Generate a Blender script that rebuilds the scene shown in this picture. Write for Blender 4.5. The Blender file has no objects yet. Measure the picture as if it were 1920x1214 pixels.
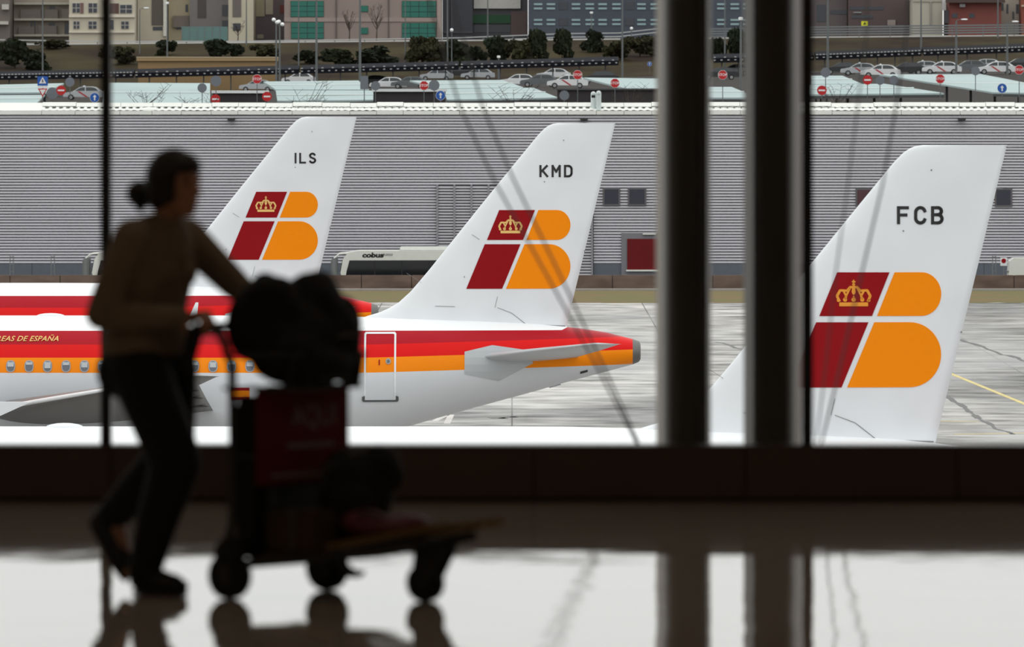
import bpy, bmesh, math, random
from mathutils import Vector, Matrix
random.seed(7)
S = bpy.context.scene
COL = S.collection

# ------------------------------------------------------------------ camera, sky, exposure
F = 15000.0            # focal length in pixels of the 1920 px frame
HC = 13.13             # camera height above the apron (upper departures level)
HOR = 142.0            # pixel row of the horizon
FLOOR = HC - 1.845     # terminal floor level
cam_d = bpy.data.cameras.new('camera')
cam = bpy.data.objects.new('camera', cam_d); COL.objects.link(cam)
cam.location = (0, 0, HC); cam.rotation_euler = (math.pi/2, 0, 0)
cam_d.sensor_fit = 'HORIZONTAL'; cam_d.sensor_width = 36.0
cam_d.lens = F/1920*36.0
cam_d.shift_y = -(607-HOR)/1920
cam_d.clip_start = 0.5; cam_d.clip_end = 4000
cam_d.dof.use_dof = True; cam_d.dof.focus_distance = 235; cam_d.dof.aperture_fstop = 6.6
S.camera = cam
W = bpy.data.worlds.new('overcast_sky'); S.world = W; W.use_nodes = True
nt = W.node_tree; nt.nodes.clear()
tc = nt.nodes.new('ShaderNodeTexCoord'); sp = nt.nodes.new('ShaderNodeSeparateXYZ')
mr = nt.nodes.new('ShaderNodeMapRange'); mr.inputs[1].default_value = 0; mr.inputs[2].default_value = 1
mr.inputs[3].default_value = 1.08; mr.inputs[4].default_value = 1.75
bg = nt.nodes.new('ShaderNodeBackground'); ow = nt.nodes.new('ShaderNodeOutputWorld')
bg.inputs[0].default_value = (1.0, 0.995, 0.985, 1)
nt.links.new(tc.outputs['Generated'], sp.inputs[0]); nt.links.new(sp.outputs[2], mr.inputs[0])
nt.links.new(mr.outputs[0], bg.inputs[1]); nt.links.new(bg.outputs[0], ow.inputs[0])
S.view_settings.view_transform = 'Standard'; S.view_settings.look = 'None'
S.view_settings.exposure = 0.0; S.view_settings.gamma = 1.0
S.view_settings.use_curve_mapping = False
S.cycles.use_denoising = True
S.cycles.max_bounces = 8; S.cycles.diffuse_bounces = 4; S.cycles.glossy_bounces = 4
S.cycles.transparent_max_bounces = 16; S.cycles.sample_clamp_indirect = 6
S.cycles.caustics_reflective = False; S.cycles.caustics_refractive = False

# ------------------------------------------------------------------ helpers
def P(px, py, d):
    return Vector(((px-960)*d/F, d, HC-(py-HOR)*d/F))
def lin(c):
    c = c/255.0
    return c/12.92 if c <= 0.04045 else ((c+0.055)/1.055)**2.4
def rgb(r, g, b): return (lin(r), lin(g), lin(b), 1.0)
MATS = {}
def mat(name, col, rough=0.6, metal=0.0, var=0.0, vscale=3.0, vstretch=(1, 1, 1), bump=0.0, bscale=20.0, spec=0.5, col2=None):
    """plain surface with optional colour mottling and fine relief"""
    if name in MATS: return MATS[name]
    m = bpy.data.materials.new(name); m.use_nodes = True; MATS[name] = m
    n = m.node_tree.nodes; L = m.node_tree.links; b = n['Principled BSDF']
    c = rgb(*col)
    b.inputs['Base Color'].default_value = c; b.inputs['Roughness'].default_value = rough
    b.inputs['Metallic'].default_value = metal; b.inputs['Specular IOR Level'].default_value = spec
    if var > 0 or col2 or bump > 0:
        t = n.new('ShaderNodeTexCoord'); mp = n.new('ShaderNodeMapping'); L.new(t.outputs['Object'], mp.inputs[0])
        mp.inputs['Scale'].default_value = vstretch
    if var > 0 or col2:
        no = n.new('ShaderNodeTexNoise'); no.inputs['Scale'].default_value = vscale; no.inputs['Detail'].default_value = 5
        L.new(mp.outputs[0], no.inputs['Vector'])
        r = n.new('ShaderNodeValToRGB'); L.new(no.outputs['Fac'], r.inputs[0])
        c2 = rgb(*col2) if col2 else tuple(x*(1-var) for x in c[:3])+(1,)
        r.color_ramp.elements[0].position = 0.35; r.color_ramp.elements[0].color = c2
        r.color_ramp.elements[1].position = 0.65; r.color_ramp.elements[1].color = c
        L.new(r.outputs[0], b.inputs['Base Color'])
    if bump > 0:
        nb = n.new('ShaderNodeTexNoise'); nb.inputs['Scale'].default_value = bscale; L.new(mp.outputs[0], nb.inputs['Vector'])
        bp = n.new('ShaderNodeBump'); bp.inputs['Strength'].default_value = bump; L.new(nb.outputs['Fac'], bp.inputs['Height'])
        L.new(bp.outputs[0], b.inputs['Normal'])
    return m

class MB:
    def __init__(s): s.v = []; s.f = []; s.smooth = []
    def add(s, vs, fs, smooth=False):
        o = len(s.v); s.v += [tuple(v) for v in vs]; s.f += [tuple(i+o for i in f) for f in fs]; s.smooth += [smooth]*len(fs)
    def box(s, x0, x1, y0, y1, z0, z1):
        s.add([(x0,y0,z0),(x1,y0,z0),(x1,y1,z0),(x0,y1,z0),(x0,y0,z1),(x1,y0,z1),(x1,y1,z1),(x0,y1,z1)],
              [(0,3,2,1),(4,5,6,7),(0,1,5,4),(1,2,6,5),(2,3,7,6),(3,0,4,7)]); return s
    def hexa(s, a):  # 8 corners, bottom ring then top ring
        s.add(a, [(0,3,2,1),(4,5,6,7),(0,1,5,4),(1,2,6,5),(2,3,7,6),(3,0,4,7)]); return s
    def loft(s, rings, smooth=True, caps=True):
        n = len(rings[0]); o = []
        for r in rings: o += list(r)
        fs = []
        for i in range(len(rings)-1):
            for j in range(n):
                k = (j+1) % n
                fs.append((i*n+j, i*n+k, (i+1)*n+k, (i+1)*n+j))
        s.add(o, fs, smooth)
        if caps:
            s.add(rings[0], [tuple(range(n))[::-1]]); s.add(rings[-1], [tuple(range(n))])
        return s
    def tube(s, pts, r, n=8, caps=True):
        pts = [Vector(p) for p in pts]; rs = r if isinstance(r, (list, tuple)) else [r]*len(pts)
        rings = []; ref = None
        for i, p in enumerate(pts):
            t = (pts[min(i+1, len(pts)-1)]-pts[max(i-1, 0)]).normalized()
            if ref is None: ref = Vector((0, 0, 1)) if abs(t.z) < .9 else Vector((1, 0, 0))
            a = t.cross(ref)
            a = a.normalized() if a.length > 1e-6 else t.orthogonal().normalized()
            b = a.cross(t).normalized(); ref = b
            rings.append([p+(a*math.cos(2*math.pi*k/n)+b*math.sin(2*math.pi*k/n))*rs[i] for k in range(n)])
        return s.loft(rings, True, caps)
    def prism(s, poly, y0, y1):  # polygon in x,z extruded along y
        n = len(poly)
        s.add([(x, y0, z) for x, z in poly]+[(x, y1, z) for x, z in poly],
              [tuple(range(n)), tuple(range(2*n-1, n-1, -1))]+[(i, i+n, (i+1) % n+n, (i+1) % n) for i in range(n)]); return s
    def ell(s, c, r, n=16, m=10, rot=None):
        c = Vector(c); rings = []
        for i in range(m+1):
            a = -math.pi/2+math.pi*i/m; a = max(min(a, math.pi/2-.02), -math.pi/2+.02)
            ring = []
            for k in range(n):
                p = Vector((r[0]*math.cos(a)*math.cos(2*math.pi*k/n), r[1]*math.cos(a)*math.sin(2*math.pi*k/n), r[2]*math.sin(a)))
                ring.append(c+(rot @ p if rot else p))
            rings.append(ring)
        return s.loft(rings)
    def capsule(s, p0, r0, p1, r1, n=12):
        p0 = Vector(p0); p1 = Vector(p1); t = (p1-p0).normalized(); pts = []; rs = []
        for i in range(5):
            a = math.pi/2*(1-i/4.0); pts.append(p0-t*r0*math.sin(a)); rs.append(max(r0*math.cos(a), r0*.05))
        for i in range(5):
            a = math.pi/2*i/4.0; pts.append(p1+t*r1*math.sin(a)); rs.append(max(r1*math.cos(a), r1*.05))
        return s.tube(pts, rs, n)
    def mesh(s, name, m=None):
        me = bpy.data.meshes.new(name); me.from_pydata(s.v, [], s.f)
        me.polygons.foreach_set('use_smooth', s.smooth)
        if m: me.materials.append(m)
        me.update(); return me
    def build(s, name, m, parent=None, fix=True):
        me = s.mesh(name, m)
        if fix: fixn(me)
        return obj(name, me, parent)
def fixn(me):
    bm = bmesh.new(); bm.from_mesh(me); bmesh.ops.recalc_face_normals(bm, faces=bm.faces); bm.to_mesh(me); bm.free()
def obj(name, me, parent=None, loc=None):
    o = bpy.data.objects.new(name, me); COL.objects.link(o)
    if parent: o.parent = parent
    if loc: o.location = loc
    return o
def tag(o, label=None, cat=None, group=None, kind=None):
    if label: o['label'] = label
    if cat: o['category'] = cat
    if group: o['group'] = group
    if kind: o['kind'] = kind
    return o
def thing(name, loc, label, cat, group=None, rz=0):
    o = bpy.data.objects.new(name, None); COL.objects.link(o); o.empty_display_size = .1
    o.location = loc; o.rotation_euler = (0, 0, rz)
    return tag(o, label, cat, group)
def copy_tree(o, parent=None):
    c = o.copy(); COL.objects.link(c); c.parent = parent
    for ch in o.children: copy_tree(ch, c)
    return c
def bevel_box(x0, x1, y0, y1, z0, z1, r=.02, seg=2):
    bm = bmesh.new(); bmesh.ops.create_cube(bm, size=1)
    for v in bm.verts: v.co = Vector(((x0+x1)/2+v.co.x*(x1-x0), (y0+y1)/2+v.co.y*(y1-y0), (z0+z1)/2+v.co.z*(z1-z0)))
    bmesh.ops.bevel(bm, geom=list(bm.edges), offset=r, segments=seg, affect='EDGES')
    me = bpy.data.meshes.new('bevel'); bm.to_mesh(me); bm.free(); return me
def bbox_obj(name, dims, m, parent=None, r=.02, seg=2):
    me = bevel_box(*dims, r=r, seg=seg); me.name = name; me.materials.append(m); return obj(name, me, parent)
ORD = ['first', 'second', 'third', 'fourth', 'fifth', 'sixth', 'seventh', 'eighth', 'ninth', 'tenth', 'eleventh', 'twelfth', 'thirteenth', 'fourteenth']
def place(i, n):
    if i == 0: return 'leftmost'
    if i == n-1: return 'rightmost'
    return ORD[i]+' from the left' if i <= n-1-i else ORD[n-1-i]+' from the right'

def text_mesh(body, size, shear=0.0, bold=0.0, align='CENTER', space=1.0):
    c = bpy.data.curves.new('lettering', 'FONT'); c.body = body; c.size = size; c.shear = shear; c.offset = bold
    c.align_x = align; c.align_y = 'CENTER'; c.space_character = space; c.resolution_u = 3
    o = bpy.data.objects.new('lettering', c); COL.objects.link(o)
    dg = bpy.context.evaluated_depsgraph_get(); me = bpy.data.meshes.new_from_object(o.evaluated_get(dg))
    bpy.data.objects.remove(o); return me
def decal(name, polys, surf, m, parent, step=.25, me_in=None, off=(0, 0), sx=1.0, lift=.012):
    """thin paint film cut to a flat outline in (x, z) and laid on the surface y = surf(x, z)"""
    bm = bmesh.new()
    if me_in is not None:
        bm.from_mesh(me_in)
        for v in bm.verts: v.co = Vector((off[0]+v.co.x*sx, 0, off[1]+v.co.y))
    else:
        for p in polys:
            vs = [bm.verts.new((x, 0, z)) for x, z in p]
            bm.faces.new(vs)
    xs = [v.co.x for v in bm.verts]; zs = [v.co.z for v in bm.verts]
    for ax, lo, hi in ((0, min(xs), max(xs)), (2, min(zs), max(zs))):
        k = math.ceil(lo/step)*step
        while k < hi:
            no = (1, 0, 0) if ax == 0 else (0, 0, 1); co = (k, 0, 0) if ax == 0 else (0, 0, k)
            bmesh.ops.bisect_plane(bm, geom=bm.verts[:]+bm.edges[:]+bm.faces[:], plane_co=co, plane_no=no); k += step
    bmesh.ops.triangulate(bm, faces=bm.faces[:])
    for v in bm.verts: v.co.y = surf(v.co.x, v.co.z)-lift
    # short rim so the film has thickness
    ex = bmesh.ops.extrude_face_region(bm, geom=bm.faces[:])
    for v in [g for g in ex['geom'] if isinstance(g, bmesh.types.BMVert)]: v.co.y += lift*.8
    bmesh.ops.recalc_face_normals(bm, faces=bm.faces)
    me = bpy.data.meshes.new(name); bm.to_mesh(me); bm.free(); me.materials.append(m)
    return obj(name, me, parent)
def interp(x, tab):
    if x <= tab[0][0]: return tab[0][1]
    for (a, b), (c, d) in zip(tab, tab[1:]):
        if x <= c: return b+(d-b)*(x-a)/(c-a)
    return tab[-1][1]
def remesh(mb, name, m, voxel=.01, smooth=4):
    me = mb.mesh(name); fixn(me)
    o = bpy.data.objects.new(name, me); COL.objects.link(o)
    md = o.modifiers.new('r', 'REMESH'); md.mode = 'VOXEL'; md.voxel_size = voxel; md.use_smooth_shade = True
    if smooth: sm = o.modifiers.new('s', 'SMOOTH'); sm.iterations = smooth; sm.factor = .5
    dg = bpy.context.evaluated_depsgraph_get(); r = bpy.data.meshes.new_from_object(o.evaluated_get(dg))
    bpy.data.objects.remove(o); r.materials.clear(); r.materials.append(m); r.name = name
    return r

# ------------------------------------------------------------------ materials
M_white = mat('white_paint', (226, 229, 233), .4, var=.06, vscale=.8, spec=.3)
M_dred = mat('dark_red_paint', (140, 4, 16), .5, spec=.12)
M_orange = mat('orange_paint', (244, 138, 0), .5, spec=.12)
M_gold = mat('gold_paint', (226, 184, 108), .45)
M_crown2 = mat('orange_gold_paint', (226, 146, 30), .45)
M_black = mat('black_paint', (22, 22, 24), .5)
M_steel = mat('galvanised_steel', (120, 124, 126), .5, .3, var=.15)
M_pole = mat('lamp_pole_steel', (98, 103, 104), .55, .2)
M_dark = mat('dark_void', (20, 20, 22), .7)

def glass_mat():
    m = bpy.data.materials.new('clear_glass'); m.use_nodes = True; n = m.node_tree.nodes; L = m.node_tree.links; n.clear()
    o = n.new('ShaderNodeOutputMaterial'); mx = n.new('ShaderNodeMixShader'); tr = n.new('ShaderNodeBsdfTransparent')
    gl = n.new('ShaderNodeBsdfGlossy'); fr = n.new('ShaderNodeFresnel'); fr.inputs[0].default_value = 1.45
    tr.inputs[0].default_value = (.975, .985, .98, 1); gl.inputs[1].default_value = 0.0
    L.new(fr.outputs[0], mx.inputs[0]); L.new(tr.outputs[0], mx.inputs[1]); L.new(gl.outputs[0], mx.inputs[2]); L.new(mx.outputs[0], o.inputs[0])
    return m
M_glass = glass_mat()

def apron_mat():
    m = bpy.data.materials.new('wet_concrete_apron'); m.use_nodes = True; n = m.node_tree.nodes; L = m.node_tree.links; b = n['Principled BSDF']
    t = n.new('ShaderNodeTexCoord')
    def noise(scale, stretch, det=6):
        mp = n.new('ShaderNodeMapping'); mp.inputs['Scale'].default_value = stretch; L.new(t.outputs['Object'], mp.inputs[0])
        x = n.new('ShaderNodeTexNoise'); x.inputs['Scale'].default_value = scale; x.inputs['Detail'].default_value = det; L.new(mp.outputs[0], x.inputs['Vector']); return x
    def ramp(src, stops):
        r = n.new('ShaderNodeValToRGB'); L.new(src, r.inputs[0])
        e = r.color_ramp.elements; e[0].position, e[0].color = stops[0]; e[1].position, e[1].color = stops[-1]
        for p, c in stops[1:-1]: k = e.new(p); k.color = c
        return r
    big = noise(.05, (1, .5, 1)); fine = noise(.8, (.45, .55, 1), 10)
    rb = ramp(big.outputs['Fac'], [(.38, rgb(184, 181, 177)), (.52, rgb(164, 162, 159)), (.66, rgb(124, 123, 124))])
    rf = ramp(fine.outputs['Fac'], [(.34, (.35, .35, .35, 1)), (.46, (.8, .8, .8, 1)), (.53, (.95, .95, .95, 1)), (.62, (1.3, 1.29, 1.27, 1))])
    mx = n.new('ShaderNodeMix'); mx.data_type = 'RGBA'; mx.blend_type = 'MULTIPLY'; mx.inputs[0].default_value = 1
    L.new(rb.outputs[0], mx.inputs[6]); L.new(rf.outputs[0], mx.inputs[7])
    # slab joints every 7.5 m
    sx = n.new('ShaderNodeSeparateXYZ'); L.new(t.outputs['Object'], sx.inputs[0])
    def joint(out, period, w):
        a = n.new('ShaderNodeMath'); a.operation = 'PINGPONG'; a.inputs[1].default_value = period/2; L.new(out, a.inputs[0])
        c = n.new('ShaderNodeMath'); c.operation = 'LESS_THAN'; c.inputs[1].default_value = w; L.new(a.outputs[0], c.inputs[0]); return c
    j1 = joint(sx.outputs[0], 7.5, .03); j2 = joint(sx.outputs[1], 7.5, .12)
    mxj = n.new('ShaderNodeMath'); mxj.operation = 'MAXIMUM'; L.new(j1.outputs[0], mxj.inputs[0]); L.new(j2.outputs[0], mxj.inputs[1])
    # slab colour scaled darker towards one side, with a ragged edge
    wn = noise(.08, (1, 1, 1), 4); ws_ = n.new('ShaderNodeMath'); ws_.operation = 'MULTIPLY_ADD'; ws_.inputs[1].default_value = 22; L.new(wn.outputs['Fac'], ws_.inputs[0]); L.new(sx.outputs[0], ws_.inputs[2])
    wr = n.new('ShaderNodeMapRange'); wr.inputs[1].default_value = 22; wr.inputs[2].default_value = 30; wr.inputs[3].default_value = 1.0; wr.inputs[4].default_value = .66; L.new(ws_.outputs[0], wr.inputs[0])
    vm = n.new('ShaderNodeVectorMath'); vm.operation = 'SCALE'; L.new(mx.outputs[2], vm.inputs[0]); L.new(wr.outputs[0], vm.inputs[3])
    m2 = n.new('ShaderNodeMix'); m2.data_type = 'RGBA'; L.new(mxj.outputs[0], m2.inputs[0]); L.new(vm.outputs[0], m2.inputs[6]); m2.inputs[7].default_value = rgb(88, 86, 84)
    L.new(m2.outputs[2], b.inputs['Base Color'])
    wet = noise(.11, (1, .35, 1), 5)
    rr = ramp(wet.outputs['Fac'], [(.42, (.75, .75, .75, 1)), (.6, (.28, .28, .28, 1))]); L.new(rr.outputs[0], b.inputs['Roughness']); b.inputs['Specular IOR Level'].default_value = .3
    return m
M_apron = apron_mat()

def floor_mat():
    m = bpy.data.materials.new('polished_stone_floor'); m.use_nodes = True; n = m.node_tree.nodes; L = m.node_tree.links; b = n['Principled BSDF']
    t = n.new('ShaderNodeTexCoord')
    b.inputs['Base Color'].default_value = rgb(128, 122, 116); b.inputs['Roughness'].default_value = .035; b.inputs['IOR'].default_value = 1.56
    mp = n.new('ShaderNodeMapping'); mp.inputs['Scale'].default_value = (1.2, .9, 1); L.new(t.outputs['Object'], mp.inputs[0])
    no = n.new('ShaderNodeTexNoise'); no.inputs['Scale'].default_value = 1.6; no.inputs['Detail'].default_value = 2.5; L.new(mp.outputs[0], no.inputs['Vector'])
    bp = n.new('ShaderNodeBump'); bp.inputs['Strength'].default_value = .035; bp.inputs['Distance'].default_value = .1
    L.new(no.outputs['Fac'], bp.inputs['Height']); L.new(bp.outputs[0], b.inputs['Normal'])
    n2 = n.new('ShaderNodeTexNoise'); n2.inputs['Scale'].default_value = 9; L.new(t.outputs['Object'], n2.inputs['Vector'])
    r = n.new('ShaderNodeValToRGB'); L.new(n2.outputs['Fac'], r.inputs[0]); r.color_ramp.elements[0].color = rgb(166, 154, 140); r.color_ramp.elements[1].color = rgb(196, 184, 168)
    L.new(r.outputs[0], b.inputs['Base Color'])
    return m
M_floor = floor_mat()

def livery_mat(name='striped_fuselage_paint', lim=-.6):
    m = bpy.data.materials.new(name); m.use_nodes = True; n = m.node_tree.nodes; L = m.node_tree.links; b = n['Principled BSDF']
    t = n.new('ShaderNodeTexCoord'); sx = n.new('ShaderNodeSeparateXYZ'); L.new(t.outputs['Object'], sx.inputs[0])
    def math_(op, a, bb):
        k = n.new('ShaderNodeMath'); k.operation = op
        for i, q in enumerate((a, bb)):
            if isinstance(q, (int, float)): k.inputs[i].default_value = q
            else: L.new(q, k.inputs[i])
        return k.outputs[0]
    rise = math_('MULTIPLY', math_('MAXIMUM', math_('ADD', sx.outputs[0], 7.0), 0.0), .026)
    zz = math_('SUBTRACT', sx.outputs[2], rise)
    fac = math_('DIVIDE', math_('SUBTRACT', zz, 2.0), 5.0)
    r = n.new('ShaderNodeValToRGB'); r.color_ramp.interpolation = 'CONSTANT'; L.new(fac, r.inputs[0])
    e = r.color_ramp.elements
    e[0].position = 0; e[0].color = rgb(206, 209, 214); e[1].position = (4.565-2)/5; e[1].color = rgb(240, 134, 0)
    for z, c in ((4.995, rgb(212, 8, 8)), (5.37, rgb(166, 2, 26))):
        k = e.new((z-2)/5); k.color = c
    white = math_('MULTIPLY', math_('GREATER_THAN', sx.outputs[2], 5.765), math_('LESS_THAN', math_('ADD', sx.outputs[0], math_('MULTIPLY', math_('SUBTRACT', 6.2, sx.outputs[2]), 2.2)), lim))
    mx = n.new('ShaderNodeMix'); mx.data_type = 'RGBA'; L.new(white, mx.inputs[0]); L.new(r.outputs[0], mx.inputs[6]); mx.inputs[7].default_value = rgb(238, 240, 242)
    L.new(mx.outputs[2], b.inputs['Base Color']); b.inputs['Roughness'].default_value = .42; b.inputs['Specular IOR Level'].default_value = .16
    return m
M_livery = livery_mat(); M_livery2 = livery_mat('striped_fuselage_paint_long_white_top', 1.6)

# ================================================================== THE TERMINAL HALL
WALL_D = 34.7
def wx(px, d=WALL_D): return (px-960)*d/F
M_ceil = mat('timber_ceiling', (205, 172, 122), .7, var=.2, vscale=2, vstretch=(.2, 4, 1))
M_hallwall = mat('hall_wall_plaster', (196, 180, 158), .8, var=.1)
M_sill = mat('bronze_sill_cladding', (74, 58, 46), .45, var=.15, vscale=1.5)
M_joint = mat('sill_joint', (20, 16, 13), .8)
M_mull = mat('black_mullion', (14, 14, 15), .5)
M_column = mat('bronze_column_paint', (66, 58, 50), .38, .1, var=.12, vscale=1.2, vstretch=(1, 1, .1))
M_alu2 = mat('mid_grey_column_flange', (130, 126, 120), .5)
M_col2 = mat('brown_column_flange', (104, 84, 70), .5)
M_alu = mat('light_grey_column_flange', (212, 206, 198), .5)
HX = 15.2; HB = -9.0; HTOP = FLOOR+7.0
tag(MB().box(-HX, HX, HB, WALL_D+.02, FLOOR-.45, FLOOR).build('floor', M_floor), 'polished pale stone floor of the departure hall', kind='structure')
tag(MB().box(-HX, HX, HB, WALL_D+.4, HTOP, HTOP+.3).build('ceiling', M_ceil), 'timber ceiling of the departure hall', kind='structure')
tag(MB().box(-HX-.3, -HX, HB, WALL_D+.2, FLOOR-.45, HTOP+.3).build('wall_left', M_hallwall), 'left side wall of the hall', kind='structure')
tag(MB().box(HX, HX+.3, HB, WALL_D+.2, FLOOR-.45, HTOP+.3).build('wall_right', M_hallwall), 'right side wall of the hall', kind='structure')
tag(MB().box(-HX-.3, HX+.3, HB-.3, HB, FLOOR-.45, HTOP+.3).build('wall_back', M_hallwall), 'rear wall of the departure hall', kind='structure')
SILL = FLOOR+.232
M_fix = mat('lamp_housing_grey', (120, 120, 118), .5)
for j, yy in enumerate((2.0, 11.0, 20.0, 29.0)):  # unseen lamps added to brighten the dark hall interior
    for i, xx in enumerate((-8.0, 0.0, 8.0)):
        r = thing('fill_lamp', (xx, yy, HTOP-.12), 'added unseen warm ceiling downlight, %s row from the glazing, %s' % (ORD[3-j], ('left', 'middle', 'right')[i]), 'lamp', 'added hall fill lamps')
        MB().tube([(0, 0, 0), (0, 0, .12)], .35, 24).build('housing', M_fix, r)
        ld = bpy.data.lights.new('fill', 'AREA'); ld.shape = 'DISK'; ld.size = .6; ld.energy = 21; ld.color = (1.0, .86, .72)
        lo = bpy.data.objects.new('fill', ld); COL.objects.link(lo); lo.parent = r; lo.location = (0, 0, -.02)
sill = tag(MB().box(-HX, HX, WALL_D+.03, WALL_D+.22, FLOOR-.45, SILL-.004).build('wall_front', M_joint), 'low dark sill wall under the glazing', kind='structure')
pw = .918; x = wx(1001)-pw*16
while x < HX:
    a = max(x, -HX)+.003; b = min(x+pw, HX)-.003
    if b > a:
        MB().box(a, b, WALL_D, WALL_D+.03, FLOOR+.012, SILL).build('panel', M_sill, sill)
    x += pw
MB().box(-HX, HX, WALL_D-.004, WALL_D+.2, SILL, SILL+.008).build('sill_cap', M_sill, sill)
# mullions, panes
MX = [wx(197)+3.05*k for k in range(-4, 6)]
for i, x in enumerate(MX):
    o = MB().box(x-.0225, x+.0225, WALL_D+.05, WALL_D+.17, SILL+.008, HTOP).build('trim_%d' % (i+1), M_mull)
    tag(o, 'slim black vertical window mullion, %s along the glazing' % ORD[i], kind='structure')
edges = [-HX]+MX+[HX]
for i, (a, b) in enumerate(zip(edges, edges[1:])):
    if b-a < .3: continue
    o = MB().box(a+.024, b-.024, WALL_D+.1, WALL_D+.112, SILL+.01, HTOP-.01).build('window_%d' % (i+1), M_glass)
    tag(o, 'tall clear glass pane, %s along the glazing' % ORD[i], kind='structure')
# steel columns standing just outside the glass
def column(px0, px1, label, flange):
    d = WALL_D+.32; xa, xb = wx(px0, d), wx(px1, d); w = xb-xa; c = (xa+xb)/2
    r = thing('steel_column', (c, d, SILL-.6), label, 'column', 'columns outside the glazing')
    z0, z1 = 0, HTOP-SILL+.7
    n = 28; rings = []
    for z in (z0, z1):
        rings.append([(math.copysign(abs(math.cos(t))**.75, math.cos(t))*w*.5*(.8), math.copysign(abs(math.sin(t))**.75, math.sin(t))*.13, z) for t in [2*math.pi*k/n for k in range(n)]])
    MB().loft(rings).build('shaft', M_column, r)
    for sg, fw, m_ in ((-1, .05 if flange else .04, M_alu if flange else M_alu2), (1, .02 if flange else .04, M_col2)):
        pl = [(sg*(w/2-fw), -.06), (sg*w/2, .1), (sg*w/2, .14), (sg*(w/2-fw-.02), .1)]
        MB().loft([[(x_, y_, z0) for x_, y_ in pl], [(x_, y_, z1) for x_, y_ in pl]], False).build('flange', m_, r)
    MB().box(-.2, .2, -.12, .14, -.03, .0).build('base_plate', M_column, r)
    return r
column(1231, 1334, 'broad dark steel column with pale left flange, farther from the black mullion', True)
column(1396, 1504, 'broad dark steel column right beside the black mullion', False)
# slack bracing cables four metres outside the glass
M_cable = mat('stainless_cable', (58, 58, 60), .45, .5)
def cable(pts, r, label):
    d = 38.6
    o = MB().tube([P(x, y, d+dd) for x, y, dd in pts], r, 8).build('bracing_cable', M_cable)
    return tag(o, label, 'cable', 'facade bracing cables')
cable([(640, -1780, 0), (700, -400, 0), (820, 60, .0), (862, 200, 0), (930, 345, 0), (1030, 525, 0), (1120, 690, 0), (1203, 850, 0), (1300, 1045, 0)], .0055, 'thin dark bracing cable sloping across the middle fin, lower of two')
cable([(660, -1780, .2), (740, -400, .2), (865, 60, .2), (905, 200, .2), (962, 335, .2), (1052, 520, .2), (1133, 690, .2), (1206, 850, .1), (1300, 1045, .1)], .0055, 'thin dark bracing cable sloping across the middle fin, upper of two')
cable([(1600, -1780, 0), (1635, -400, 0), (1625, 60, 0), (1608, 200, 0), (1590, 345, 0), (1566, 520, 0), (1548, 690, 0), (1528, 850, 0), (1495, 1045, 0)], .004, 'thin bracing cable nearer the black mullion, crossing the large fin')
cable([(1620, -1780, .2), (1715, -400, .2), (1700, 60, .2), (1680, 200, .2), (1655, 345, .2), (1614, 520, .2), (1575, 690, .2), (1536, 850, .2), (1495, 1045, .2)], .0055, 'thin bracing cable farther from the black mullion, crossing the large fin')

tag(MB().box(-HX, HX, WALL_D+.41, WALL_D+4.6, HTOP-.05, HTOP+.3).build('roof_overhang', M_ceil), 'roof overhang above the glazing', kind='structure')
tag(MB().box(-HX, HX, WALL_D+.23, WALL_D+4.6, FLOOR-.75, FLOOR-.45).build('outer_ledge', M_hallwall), 'concrete ledge outside the glazing', kind='structure')
# ================================================================== GROUND OUTSIDE
MB().box(-150, 150, 40, 462, -.5, 0).build('apron_ground', M_apron)
tag(bpy.data.objects['apron_ground'], 'wet grey concrete aircraft apron', kind='structure')
M_grass = mat('verge_grass', (92, 92, 44), .9, var=0, vscale=.35, vstretch=(.6, 1.6, 1), col2=(112, 88, 52), bump=.6, bscale=6)
M_kerb = mat('verge_concrete', (150, 146, 140), .8, var=.1)
g = MB(); nx = 120
vv = []; ff = []
for i in range(nx+1):
    for j, (yy, zz) in enumerate(((461.5, .02), (463, .1), (470, .22), (477, .33), (490, .33))):
        vv.append((-60+i, yy, zz+random.uniform(-.02, .02)))
for i in range(nx):
    for j in range(4): ff.append((i*5+j, (i+1)*5+j, (i+1)*5+j+1, i*5+j+1))
g.add(vv, ff, True); tag(g.build('grass_verge', M_grass), 'strip of short grass between apron and low wall', kind='structure')
tag(MB().box(-60, 60, 476.2, 477.4, .1, .42).build('kerb', M_kerb), 'pale concrete kerb at the foot of the low wall', kind='structure')
M_plinth = mat('stained_retaining_wall', (112, 94, 84), .85, vscale=.5, vstretch=(1, 1, 3), col2=(82, 66, 58), var=.2)
w = tag(MB().box(-60, 60, 478.2, 478.5, -.2, 1.16).build('low_concrete_wall', mat('wall_gap', (60, 48, 42), .9)), 'long low stained brown concrete wall below the hangar', 'wall', kind='structure')
w.pop('category', None)
for k in range(-20, 20):
    MB().box(k*3+.02, k*3+2.98, 478.0, 478.25, -.2, 1.2).build('panel', M_plinth, w)
M_road = mat('service_road', (92, 92, 94), .8, var=.15)
tag(MB().box(-70, 70, 478.5, 500.5, -.3, -.02).build('service_road', M_road), 'asphalt service road in front of the hangar', kind='structure')
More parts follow.
